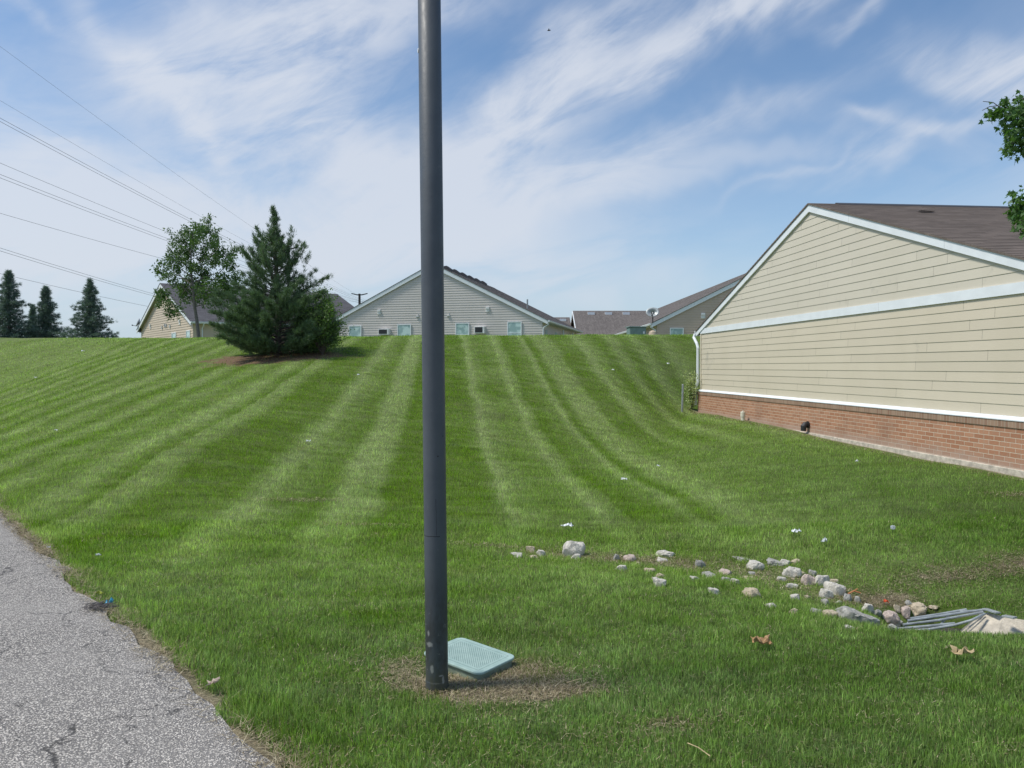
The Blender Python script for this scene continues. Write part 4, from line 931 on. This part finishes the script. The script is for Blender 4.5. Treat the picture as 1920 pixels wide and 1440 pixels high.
def leaf_mat(name, dark, light, trans=.3, scale=1.5):
    m_, nt, bs = mat(name); rnd = nt.node('ShaderNodeAttribute', attribute_name='rnd').outputs['Fac']
    pos = nt.node('ShaderNodeNewGeometry').outputs['Position']
    c = nt.mix(nt.m('ADD', nt.m('MULTIPLY', rnd, .55), nt.m('MULTIPLY', nt.noise(pos, scale, 3), .5)), dark, light)
    nt.put(bs.inputs['Base Color'], c); bs.inputs['Roughness'].default_value = .5; bs.inputs['Specular IOR Level'].default_value = .35
    tr = nt.node('ShaderNodeBsdfTranslucent'); nt.put(tr.inputs[0], nt.mix(1., c, (1.3, 1.5, .6), 'MULTIPLY'))
    mx = nt.node('ShaderNodeMixShader'); mx.inputs[0].default_value = trans
    nt.l.new(bs.outputs[0], mx.inputs[1]); nt.l.new(tr.outputs[0], mx.inputs[2]); nt.l.new(mx.outputs[0], nt.n['Material Output'].inputs[0]); return m_
M_bark = simple('bark', (.10, .085, .07), .9, .3, 18., bump=.8, bscale=30.)
M_bark2 = simple('grey_bark', (.15, .14, .125), .9, .3, 18., bump=.8, bscale=30.)
M_shrub = leaf_mat('shrub_leaf', (.24, .31, .12), (.55, .60, .30))
ps_ = G(1297, 767)
t = thing('shrub', 'loose pale green shrub at the far corner of the beige building', 'shrub', tuple(ps_))
rng = np.random.default_rng(5); pts = []; mb = MB()
for k in range(26):
    a = rng.uniform(0, 6.28); l = rng.uniform(.55, 1.2) if k > 6 else rng.uniform(1.1, 1.35); sp = rng.uniform(.05, .34) if k > 6 else .12
    top = Vector((math.cos(a) * sp, math.sin(a) * sp, l)); mb.tube([(0, 0, 0), tuple(top * .5 + Vector((0, 0, .05))), tuple(top)], [.008, .006, .003], 5)
    m2 = 110 if k > 6 else 22
    for j in range(m2):
        f = rng.uniform(.15, 1.0) if k > 6 else rng.uniform(.1, .8); pts.append(top * f + Vector(rng.normal(0, .045, 3)))
mb.build('stems', M_bark, t); leaf_cloud('foliage', pts, .065, M_shrub, t, .5, rngseed=6)
ps_ = G(1279, 773)
t = thing('marker_post', 'thin grey metal post standing in the lawn left of the shrub', 'post', tuple(ps_)); t.rotation_euler = (0, R(1.2), 0)
MB().tube([(0, 0, -.1), (0, 0, .80)], .030, 12).build('shaft', M_metal, t); MB().tube([(0, 0, .80), (0, 0, .815)], [.033, .025], 12).build('cap', M_metal, t)
# ------------------------------------------------------------------ conifers
def needle_mesh(name, P, D, m_, parent, nl, nw, per, seed, spread=.55):
    """bundles of needles: P positions, D growth directions"""
    rng = np.random.default_rng(seed); n = len(P); P = np.repeat(P, per, 0); D = np.repeat(D, per, 0); k = len(P)
    d = D + rng.normal(0, spread, (k, 3)); d /= np.linalg.norm(d, axis=1)[:, None]
    u = np.cross(d, rng.normal(size=(k, 3))); u /= np.linalg.norm(u, axis=1)[:, None]
    l = nl * rng.uniform(.6, 1.25, k)[:, None]; P = P + rng.normal(0, nl * .25, (k, 3))
    V = np.stack([P - u * nw, P + u * nw, P + d * l], 1).reshape(-1, 3); b0 = np.arange(k) * 3
    rb = np.repeat(rng.uniform(0, 1, n), per) * .6 + rng.uniform(0, .4, k)
    return np_mesh(name, V, np.stack([b0, b0 + 1, b0 + 2], 1), m_, parent, attrs={'rnd': np.repeat(rb, 3)})
M_pine = leaf_mat('pine_needles', (.050, .098, .056), (.165, .245, .125), .18, 1.8)
M_spruce = leaf_mat('spruce_needles', (.065, .110, .105), (.190, .265, .230), .15, 1.5)
M_broad = leaf_mat('broad_leaf', (.060, .12, .030), (.17, .28, .070), .35, 1.6)
M_broad2 = leaf_mat('maple_leaf', (.030, .085, .022), (.11, .215, .055), .35, 3.)
base = Vector((CONIF.x, CONIF.y, CONIF.z)); S = CONIF.y / F           # metres per photograph pixel at the tree
t = thing('pine_tree', 'dark bushy pine with an irregular pointed top on the lawn left of the pole', 'tree', (base.x - .05, base.y + .25, base.z - .05))
Hc = 290 * S
MB().tube([(0, 0, -.2), (0, 0, Hc * .4), (-.10, 0, Hc * .8), (-.13, 0, Hc * .97)], [.11, .075, .03, .008], 10).build('trunk', M_bark, t)
rng = np.random.default_rng(21); P_, D_ = [], []; mbb = MB()
prof_h = [0, .04, .12, .25, .38, .45, .55, .65, .75, .85, .93, 1.0]
prof_r = [.8, 1.25, 1.70, 1.80, 1.70, 1.50, 1.30, 1.12, .88, .58, .25, .03]
def bough(h0, a, ln, rise, dens, tip_up, clr=.5):
    p0 = Vector((-.13 * h0 / Hc, 0, h0)); dirh = Vector((math.cos(a), math.sin(a), 0)); pts = []
    for k in range(9):
        f = k / 8; pts.append(p0 + dirh * (ln * f) + Vector((0, 0, rise * ln * f + tip_up * ln * f * f)) + Vector(rng.normal(0, .02, 3)) * f)
    mbb.tube([tuple(q) for q in pts], [.022 * (1 - .85 * k / 8) * (ln / 1.2) ** .5 + .003 for k in range(9)], 5, False)
    for k in range(int(ln * dens)):
        f = rng.uniform(.28, 1.) ** .7; i_ = min(7, int(f * 8)); q = pts[i_].lerp(pts[i_ + 1], f * 8 - i_)
        side = Vector(rng.normal(0, 1, 3)); side.z *= .5; off_ = side.normalized() * rng.uniform(0, .27 if h0 < .45 * Hc else .19) * ln ** .3 * (1.15 - f * .75)
        tan = (pts[i_ + 1] - pts[i_]).normalized(); q = q + off_; P_.append(tuple(q))
        dd2 = (tan * .7 + off_ * 1.2 + Vector((0, 0, .45))).normalized(); D_.append(tuple(dd2))
N_ = 150
for k in range(N_):
    f = (k + .5) / N_; f = f ** 1.15; h0 = f * .96
    a = k * 2.399 + rng.uniform(-.3, .3); r_ = np.interp(min(1, h0 + .05), prof_h, prof_r) * rng.uniform(.72, 1.1)
    if h0 > .42: r_ *= rng.uniform(.6, 1.12)
    up = .15 + .55 * h0; tip = .15 + .65 * sst(h0, .4, .8)
    zst = max(.03, h0 - .06 - .10 * h0) * Hc
    bough(max(.1, zst), a, max(.14, r_), up * .55, 64 if h0 < .42 else 34, tip)
# the leader and the long side leaders of the upper part
for (dx, h0, h1) in ((-.12, .78, 1.0), (-.10, .7, .97), (-.6, .62, .86), (.42, .62, .86), (.62, .56, .78), (-.80, .52, .72), (.95, .45, .70), (-.02, .75, .95), (1.1, .40, .58)):
    for k in range(34 if abs(dx) > .2 else 46):
        f = rng.uniform(0, 1); x0 = dx * (.45 + .55 * f) if abs(dx) > .2 else dx; wd_ = .10 * (1.15 - f)
        P_.append((x0 + rng.normal(0, wd_), rng.normal(0, wd_), (h0 + (h1 - h0) * f) * Hc * .985)); D_.append((dx * .25 + rng.normal(0, .2), rng.normal(0, .2), 1.))
mbb.build('branches', M_bark, t); needle_mesh('foliage', np.array(P_), np.array(D_), M_pine, t, .105, .0065, 20, 3, .52)
# broadleaf shrub growing against the pine's right side
sb = PD(604, 640, CONIF.y - .1); sb.z = gz(sb.x, sb.y)
t = thing('bush', 'brighter green broadleaf bush growing against the right side of the pine', 'bush', tuple(sb))
rng = np.random.default_rng(8); pts = []; mb = MB()
for k in range(70):
    a = rng.uniform(0, 6.28); hh = rng.uniform(.35, 1.75); rr2 = .72 * math.sin(min(1, hh / 1.8) * 2.6 + .35) * rng.uniform(.5, 1.05)
    tp_ = Vector((math.cos(a) * rr2, math.sin(a) * rr2 * .8, hh)); mb.tube([(0, 0, 0), tuple(tp_ * .5 + Vector((0, 0, .15))), tuple(tp_)], [.014, .009, .004], 5)
    for j in range(85):
        f = rng.uniform(.55, 1.12); pts.append(tp_ * f + Vector(rng.normal(0, .085, 3)))
pts = [q for q in pts if q.z > .08]
mb.build('stems', M_bark, t); leaf_cloud('foliage', pts, .060, M_broad, t, .55, rngseed=9)
# slim deciduous tree
tb = PD(374, 620, 33.0); tb.z = gz(tb.x, tb.y); St = 33.0 / F
def tpx(px, py, dy=0.): q = PD(px, py, 33.0 + dy); return q - tb
t = thing('deciduous_tree', 'slim leafy tree with open crown in front of the tan house', 'tree', tuple(tb))
mb = MB(); trunk = [Vector((0, 0, -.2)), tpx(369, 600), tpx(365, 575), tpx(362, 540), tpx(358, 505), tpx(358, 470), tpx(362, 435)]
mb.tube(trunk, [.085, .075, .066, .05, .038, .026, .012], 8); mb.build('trunk', M_bark2, t)
mb = MB(); rng = np.random.default_rng(14); tips = []
limbs = [((365, 575), (385, 570), (415, 567)), ((364, 560), (340, 535), (318, 528), (300, 545)), ((362, 545), (400, 525), (430, 490), (438, 470)), ((361, 535), (335, 515), (312, 500)), ((360, 510), (330, 480), (318, 465)), ((360, 500), (395, 480), (410, 460), (400, 440)),
         ((359, 480), (345, 450), (338, 432)), ((360, 470), (375, 440), (390, 425)), ((363, 550), (385, 540), (415, 545)), ((362, 530), (395, 515), (425, 510)), ((364, 565), (345, 560), (325, 575)), ((361, 520), (340, 505), (350, 500)), ((360, 450), (362, 430), (372, 418)), ((362, 540), (380, 520), (385, 500)),
         ((363, 555), (395, 550), (430, 545)), ((362, 545), (350, 540), (335, 560)), ((361, 525), (325, 520), (305, 505))]
for lm in limbs:
    dy = rng.uniform(-.9, .9); pts3 = [tpx(p_[0], p_[1], dy * i_ / (len(lm) - 1)) for i_, p_ in enumerate(lm)]
    mb.tube(pts3, [.030 * (1 - .8 * i_ / (len(lm) - 1)) for i_ in range(len(lm))], 6, False); tips.append(pts3)
mb.build('limbs', M_bark2, t)
blobs = [(340, 450, 22), (365, 440, 24), (388, 430, 20), (385, 455, 24), (400, 450, 14), (330, 475, 20), (355, 475, 26), (385, 480, 26), (405, 470, 16), (318, 490, 16), (345, 500, 24), (375, 505, 24), (400, 495, 16), (308, 508, 14), (325, 520, 18),
         (355, 528, 22), (385, 525, 20), (430, 480, 15), (440, 470, 10), (425, 495, 12), (438, 500, 10), (395, 545, 26), (420, 535, 22), (440, 545, 20), (340, 550, 22), (365, 548, 22), (310, 553, 16), (300, 562, 10), (322, 572, 14), (330, 583, 9), (318, 590, 6), (405, 560, 18), (382, 560, 16), (372, 425, 10), (395, 418, 9), (350, 435, 10), (428, 560, 16), (445, 520, 12), (415, 520, 14)]
pts = []
for (bx, by, br_) in blobs:
    cpt = tpx(bx, by, rng.uniform(-1.1, 1.1)); rm = br_ * St * .88
    for cc_ in range(int(3 + br_ * .55)):
        v = Vector(rng.normal(0, .5, 3)) * rm; twig = cpt + v
        for j in range(int(15 + br_ * 1.0)): pts.append(twig + Vector(rng.normal(0, .085, 3)))
leaf_cloud('foliage', pts, .12, leaf_mat('ash_leaf', (.040, .090, .032), (.12, .20, .065), .3, 1.2), t, .42, rngseed=3, droop=.35)
# spruces on the left
def spruce(px, ptop, dist, wpx, label, seed):
    b0 = PD(px, 632, dist); b0.z = gz(b0.x, b0.y); top = PD(px, ptop, dist).z - b0.z; rad = wpx / F * dist / 2
    t = thing('spruce_tree', label, 'tree', tuple(b0), 0, 'spruces beyond the crest at far left'); rng = np.random.default_rng(seed)
    MB().tube([(0, 0, -.2), (0, 0, top * .9), (0, 0, top)], [.13, .03, .012], 8).build('trunk', M_bark, t)
    P_, D_ = [], []; mb = MB(); n = 170
    for k in range(n):
        f = ((k + .5) / n); h0 = f; a = k * 2.399 + rng.uniform(-.4, .4)
        ln = rad * ((1 - h0) ** .95) * rng.uniform(.6, 1.25) + .05; tier = .15 + .85 * (.5 + .5 *  math.cos(h0 * top * 2 * math.pi / .85 + rng.uniform(-.8, .8)))
        ln *= .66 + .48 * tier
        z0 = .12 + h0 * top * .97; dx, dy = math.cos(a), math.sin(a); tipu = .10 if h0 < .75 else .5
        mb.tube([(0, 0, z0), (dx * ln * .5, dy * ln * .5, z0 - .05 * ln), (dx * ln, dy * ln, z0 + tipu * ln - .10 * ln)], [.016, .01, .004], 4, False)
        for j in range(int(ln * 20) + 3):
            g_ = rng.uniform(.05, 1.0); wdt = .15 * ln * (1.05 - g_) + .02; s_ = rng.normal(0, wdt)
            if rng.uniform() < .15: continue
            P_.append((dx * ln * g_ - dy * s_, dy * ln * g_ + dx * s_, z0 + (tipu * g_ * g_ - .10 * g_) * ln - abs(s_) * .25 + rng.normal(0, .03))); D_.append((dx * .9, dy * .9, .05 + .3 * h0))
    mb.build('branches', M_bark, t); needle_mesh('foliage', np.array(P_), np.array(D_), M_spruce, t, .15, .011, 14, seed + 1, .45)
spruce(18, 507, 46, 110, 'tallest spruce, leftmost of the three at far left', 31)
spruce(87, 538, 47, 74, 'narrow middle spruce with a bare spike top', 41)
spruce(170, 524, 47, 104, 'broad spruce standing right of the other two', 51)
spruce(62, 572, 56, 30, 'small distant spruce tip between the two left spruces', 61)
# maple reaching in from the right
mt = Vector((7.6, 8.0, 0)); mt.z = gz(7.6, 8.0)
t = thing('maple_tree', 'maple whose leafy boughs hang in from the right edge above the roof', 'tree', tuple(mt)); rng = np.random.default_rng(77)
def mp(px, py, d_): return PD(px, py, d_) - mt
MB().tube([(0, 0, -.2), (.05, 0, 1.5), (0, .1, 3.0), (.1, 0, 5.4)], [.11, .09, .07, .03], 10).build('trunk', M_bark2, t)
mb = MB(); pts = []
B_ = [((2150, 300), (1985, 215), (1915, 205), (1885, 203)), ((2160, 340), (2000, 270), (1920, 250), (1890, 275)), ((2160, 420), (2040, 400), (1960, 385), (1905, 388)), ((2100, 250), (1980, 180), (1900, 187)), ((2150, 100), (2010, 60), (1985, 20)), ((2180, 420), (2080, 450), (1985, 440))]
for bi, lb in enumerate(B_):
    pp = [Vector((.02, 0, 2.4 + bi * .25))] + [mp(a[0], a[1], 8.0 - .12 * i_) for i_, a in enumerate(lb)]
    mb.tube(pp, [.04] + [.024 * (1 - .8 * i_ / len(lb)) + .003 for i_ in range(len(lb))], 6, False)
mb.tube([mp(1880, 205, 7.6), mp(1862, 192, 7.6), mp(1843, 190, 7.6)], [.005, .004, .003], 5); mb.tube([mp(1872, 198, 7.6), mp(1855, 200, 7.6), mp(1842, 207, 7.6)], [.005, .004, .003], 5)
mb.build('limbs', M_bark2, t)
mbl = [(1858, 212, 9), (1870, 208, 10), (1885, 190, 7), (1882, 222, 14), (1898, 210, 14), (1915, 205, 16), (1908, 232, 18), (1925, 250, 24), (1900, 255, 14), (1893, 272, 10), (1912, 282, 13), (1890, 284, 5), (1930, 220, 22), (1950, 200, 26), (1955, 260, 26), (1985, 230, 34), (1915, 187, 7),
       (1915, 378, 14), (1905, 392, 10), (1912, 408, 13), (1925, 390, 20), (1920, 425, 11), (1945, 380, 24), (1950, 415, 24), (1990, 400, 34), (2000, 300, 30), (2040, 250, 40), (2060, 350, 46), (2080, 150, 44), (2020, 90, 30), (2120, 300, 50), (2100, 430, 44), (1903, 372, 6)]
for (bx, by, br_) in mbl:
    n_ = int(4 + br_ * br_ * (.32 if bx < 1945 else .07)); cpt = mp(bx, by, 7.6 + rng.uniform(-.12, .12)); rm = br_ / F * 7.6 * .62
    for j in range(n_): pts.append(cpt + Vector((rng.normal(0, rm), rng.normal(0, rm * 1.2), rng.normal(0, rm))))
# lobed leaves
rng2 = np.random.default_rng(4); Vl, Fl, Rl = [], [], []
out5 = [(0, 0), (.18, .10), (.48, .02), (.34, .26), (.50, .46), (.22, .44), (.16, .62), (0, 1.0), (-.16, .62), (-.22, .44), (-.50, .46), (-.34, .26), (-.48, .02), (-.18, .10)]
for q in pts:
    s_ = rng2.uniform(.034, .064); d = Vector(rng2.normal(0, .6, 3)) + Vector((-.35, 0, -.75)); d.normalize(); u = d.cross(Vector(rng2.normal(0, 1, 3))).normalized(); nn = d.cross(u); o0 = len(Vl); r_ = rng2.uniform()
    Vl.append(q + d * s_ * .4 - nn * s_ * .08); Rl.append(r_)
    for (a, b_) in out5: Vl.append(q + u * a * s_ + d * b_ * s_ - nn * abs(a) * s_ * .25); Rl.append(r_)
    Fl += [(o0, o0 + 1 + i_, o0 + 1 + (i_ + 1) % 14) for i_ in range(14)]
np_mesh('foliage', np.array([v[:] for v in Vl]), np.array(Fl), M_broad2, t, attrs={'rnd': Rl})
# ------------------------------------------------------------------ power lines and poles
M_wire = simple('wire', (.10, .10, .105), .6, .1, 1.)
def wire(label, p0, p1, pm=None, r=.016, d0=62., d1=190., pair=0.):
    a = PD(p0[0], p0[1], d0); b_ = PD(p1[0], p1[1], d1)
    def mk(off_):
        out_ = []
        for k in range(41):
            f = k / 40; q = a.lerp(b_, f); q.z -= 4 * SAG * f * (1 - f); q.z += off_; out_.append(tuple(q))
        return out_
    SAG = pm if pm else 1.2
    t = thing('power_line', label, 'power line', tuple(a), 0, 'power lines sloping down across the left sky')
    mb = MB(); pts_ = [tuple(Vector(q) - a) for q in mk(0)]; mb.tube(pts_, r, 5)
    mb.build('conductor', M_wire, t)
    if pair: MB().tube([tuple(Vector(q) - a) for q in mk(-pair)], r, 5).build('conductor', M_wire, t)
def ext(x0, y0, x1, y1, xn): return y0 + (y1 - y0) / (x1 - x0) * (xn - x0)
WL = [('topmost thin wire crossing the left sky', (0, 83), (465, 414), .011, 0, .0), ('second thin wire, below the topmost one', (0, 186), (440, 438), .011, 0, .0), ('upper double cable crossing the left sky', (0, 224), (405, 445), .019, .34, 0),
      ('third single wire, between the two double cables', (0, 309), (325, 448), .017, 0, 0), ('middle double cable above the spruces', (0, 337), (310, 468), .019, .34, 0), ('single wire below the middle double cable', (0, 409), (295, 502), .017, 0, 0),
      ('lowest double cable above the spruces', (0, 458), (295, 541), .019, .30, 0), ('lowest single wire passing the spruce tops', (0, 506), (285, 564), .017, 0, 0)]
for (lb, a, b_, r_, pr_, _) in WL:
    xe = 700 if b_[1] < 520 else 560
    ye = ext(a[0], a[1], b_[0], b_[1], xe); ye = ye if xe == 560 else min(ye, 575)
    y0_ = ext(a[0], a[1], b_[0], b_[1], -260)
    sag = 2.2
    # ends are a little higher so that the sagging middle follows the line in the photograph
    wire(lb, (-260, y0_ - 4), (xe, ye - 4), sag * .6, r_, 62., 190., pr_)
M_wood = simple('dark_wood_pole', (.035, .034, .035), .8, .2)
for (px, py, d_, hw, lb) in ((674, 553, 75, 15, 'distant utility pole with crossarm behind the grey house roof'), (541, 467, 60, 15, 'utility pole top with crossarm just behind the pine')):
    q = PD(px, py, d_); hw_ = hw / F * d_
    t = thing('utility_pole', lb, 'utility pole', (q.x, q.y, 1.0), 0, 'utility poles behind the houses'); zt = q.z - 1.0
    MB().tube([(0, 0, 0), (0, 0, zt + .12)], [.16, .11], 8).build('shaft', M_wood, t)
    mb = MB(); mb.prism([(-hw_, zt + .10), (-hw_ * .3, zt - .04), (hw_ * .3, zt - .04), (hw_, zt + .10), (hw_, zt + .18), (hw_ * .3, zt + .06), (-hw_ * .3, zt + .06), (-hw_, zt + .18)], 'y', -.07, .07); mb.build('crossarm', M_wood, t)
# bird
q = PD(1029, 57, 60); t = thing('bird', 'tiny dark bird flying high in the sky right of the pole', 'bird', tuple(q))
MB().tube([(-.13, 0, 0), (-.06, 0, .0), (.04, 0, .0), (.12, 0, .02), (.16, 0, .02)], [.01, .04, .045, .03, .008], 8).build('body', M_dark, t)
for s_ in (-1, 1): MB().poly([(-.04, 0, .02), (.05, 0, .02), (.02, s_ * .16, .07), (-.03, s_ * .26, .05)]).poly([(-.04, 0, .014), (-.03, s_ * .26, .044), (.02, s_ * .16, .064), (.05, 0, .014)]).build('wing', M_dark, t)
# ------------------------------------------------------------------ litter and leaves
def crumple(name, px, py, w_, h_, m_, label, cat, seed, group=None, z=.0, n=7):
    p = G(px, py); s_ = w_ / F * p.y; rng = np.random.default_rng(seed); mb = MB(); g = []
    for i_ in range(n):
        for j_ in range(n):
            u, v = i_ / (n - 1) - .5, j_ / (n - 1) - .5; k = .55 + .5 * rng.uniform()
            g.append((u * s_ * k * 1.3 + rng.normal(0, s_ * .04), v * s_ * k * .8, .012 + abs(rng.normal(0, 1)) * h_ / F * p.y * .5))
    mb.v = g; mb.f = [(i_ * n + j_, i_ * n + j_ + 1, (i_ + 1) * n + j_ + 1, (i_ + 1) * n + j_) for i_ in range(n - 1) for j_ in range(n - 1) if rng.uniform() > .08]
    o = mb.build(name, m_, None, (p.x, p.y, p.z + z), fix=False); sm = o.modifiers.new('s', 'SOLIDIFY'); sm.thickness = .0015
    o.rotation_euler = (0, 0, rng.uniform(-.6, .6)); return tag(o, label, cat, group)
M_paper = simple('white_paper', (.75, .77, .78), .7, .06); M_dleaf = simple('dead_leaf', (.40, .24, .11), .7, .4, 30.); M_tleaf = simple('tan_leaf', (.52, .40, .22), .7, .25, 30.); M_kleaf = simple('dry_pinkish_leaf', (.42, .33, .26), .7, .25, 30.)
M_blue = simple('blue_wrapper', (.08, .45, .62), .4, .4, 50.); M_yel = simple('yellow_leaf', (.42, .48, .06), .6, .2); M_red = simple('orange_plastic', (.85, .13, .05), .5, .1); M_deb = simple('dark_twigs', (.11, .10, .095), .9, .4, 40.)
WH = 'white scraps of litter on the lawn'
crumple('litter', 1063, 994, 18, 6, M_paper, 'crumpled white paper scrap behind the largest left rock', 'litter', 1, WH, .03)
crumple('litter', 1493, 1006, 16, 6, M_paper, 'white paper scrap on the lawn above the back row of rocks', 'litter', 2, WH, .03)
crumple('litter', 1545, 1025, 9, 8, M_paper, 'small grey white scrap just above the piled boulders', 'litter', 3, WH, .03)
crumple('litter', 1170, 905, 9, 4, M_paper, 'small white scrap mid lawn right of the pole', 'litter', 4, WH, .03)
crumple('litter', 578, 833, 8, 4, M_paper, 'small white scrap on the lawn left of the pole', 'litter', 5, WH, .03)
crumple('litter', 184, 1051, 8, 4, M_paper, 'white scrap in the grass near the road edge', 'litter', 6, WH, .03)
crumple('litter', 91, 1034, 6, 4, M_paper, 'tiny white scrap at the road edge far left', 'litter', 7, WH, .02)
for k, (a, b_, lb) in enumerate([(155, 661, 'white speck on the lawn below the broad spruce'), (67, 711, 'white speck on the far left of the lawn'), (105, 812, 'white speck on the left lawn above the road'), (672, 707, 'white speck below the right side of the pine'), (1150, 697, 'white speck high on the slope right of the pole'), (1253, 685, 'white speck high on the slope near the beige building'), (1607, 871, 'white speck in the lawn below the black drain elbow'), (1235, 879, 'white speck on the lawn left of the white scrap')]):
    crumple('litter', a, b_, 5, 3, M_paper, lb, 'litter', 20 + k, WH, .03, 5)
crumple('dead_leaf', 1428, 1218, 30, 14, M_dleaf, 'curled rusty brown dead leaf in the near right grass', 'leaf', 9, 'dead leaves on the grass', .025)
crumple('dead_leaf', 1804, 1241, 30, 18, M_tleaf, 'pale tan dead leaf in the grass below the drain', 'leaf', 10, 'dead leaves on the grass', .025)
crumple('wrapper', 204, 1147, 13, 11, M_blue, 'bright blue scrap of wrapper at the road edge', 'litter', 12, None, .035, 5)
crumple('yellow_leaf', 189, 1126, 9, 9, M_yel, 'small yellow green leaf above the blue wrapper', 'leaf', 13, None, .03, 5)
crumple('plastic_scrap', 1661, 1137, 8, 10, M_red, 'bright orange red plastic scrap above the smooth flat rock', 'litter', 14, None, .012, 5)
# dried lobed leaf on the road edge
p = G(397, 1303); mb = MB(); o5 = [(0, -.5), (.06, -.1), (.32, -.18), (.14, .06), (.42, .22), (.12, .2), (.1, .55), (0, .62), (-.06, .3), (-.3, .4), (-.14, .1), (-.36, -.05), (-.08, -.12)]
mb.v = [(0, 0, .02)] + [(a * .085, b_ * .085, .006 + .035 * (abs(a) + abs(b_)) * (.6 + .4 * ((i_ * 7) % 3))) for i_, (a, b_) in enumerate(o5)]; mb.f = [(0, 1 + i_, 1 + (i_ + 1) % 13) for i_ in range(13)]
o = mb.build('dead_leaf', M_kleaf, None, (p.x, p.y, max(p.z, 0) + .008), fix=False); o.modifiers.new('s', 'SOLIDIFY').thickness = .0015; o.rotation_euler = (0, 0, R(-25)); tag(o, 'dry lobed pinkish tan leaf on the road edge', 'leaf', 'dead leaves on the grass')
# dark twig pile by the wrapper, puff, twig
p = G(178, 1152); rng = np.random.default_rng(3); mb = MB()
for k in range(80):
    a = rng.uniform(-1.2, 1.2) + .4; x0, y0 = rng.normal(0, .036), rng.normal(0, .03); l = rng.uniform(.04, .08); mb.tube([(x0, y0, .006 + rng.uniform(0, .02)), (x0 + math.cos(a) * l, y0 + math.sin(a) * l, .008 + rng.uniform(0, .03))], .0022, 4, False)
o = mb.build('twig_pile', M_deb, None, (p.x, p.y, max(0, p.z))); tag(o, 'small heap of dark dried twigs and needles on the road edge', 'debris')
p = G(1672, 1004); t = thing('dandelion', 'white dandelion puff standing in the lawn', 'dandelion', tuple(p)); rng = np.random.default_rng(2); mb = MB(); mb.tube([(0, 0, 0), (.01, 0, .075)], .0025, 5); mb.build('stem', M_broad, t)
mb = MB()
for k in range(120):
    d = Vector(rng.normal(0, 1, 3)).normalized() * .024; mb.tube([(.01, 0, .08), (.01 + d.x, d.y, .08 + d.z)], .0014, 3, False)
mb.build('seed_head', M_paper, t)
a = G(1590, 1118); MB_t = MB(); MB_t.tube([(0, 0, .02), (.05, 0, .045), (.10, -.01, .03)], .006, 6).tube([(.05, 0, .045), (.085, .01, .06)], .004, 6)
tag(MB_t.build('twig', simple('orange_twig', (.50, .20, .08), .7), None, tuple(a)), 'rusty orange twig lying beside the grey jagged stone', 'twig')
a = G(1310, 1425); MB_t = MB(); MB_t.tube([(-.035, .05, .045), (.0, .0, .05), (.035, -.05, .04)], .0022, 6); tag(MB_t.build('straw_stalk', M_tleaf, None, tuple(a)), 'pale straw stalk lying in the grass at the bottom of the view', 'straw')
a = G(1080, 1288); MB_t = MB(); MB_t.tube([(-.05, -.02, .03), (.03, .02, .035)], .002, 6); tag(MB_t.build('straw_stalk', M_tleaf, None, tuple(a)), 'pale straw stalk in the worn grass right of the pole', 'straw')
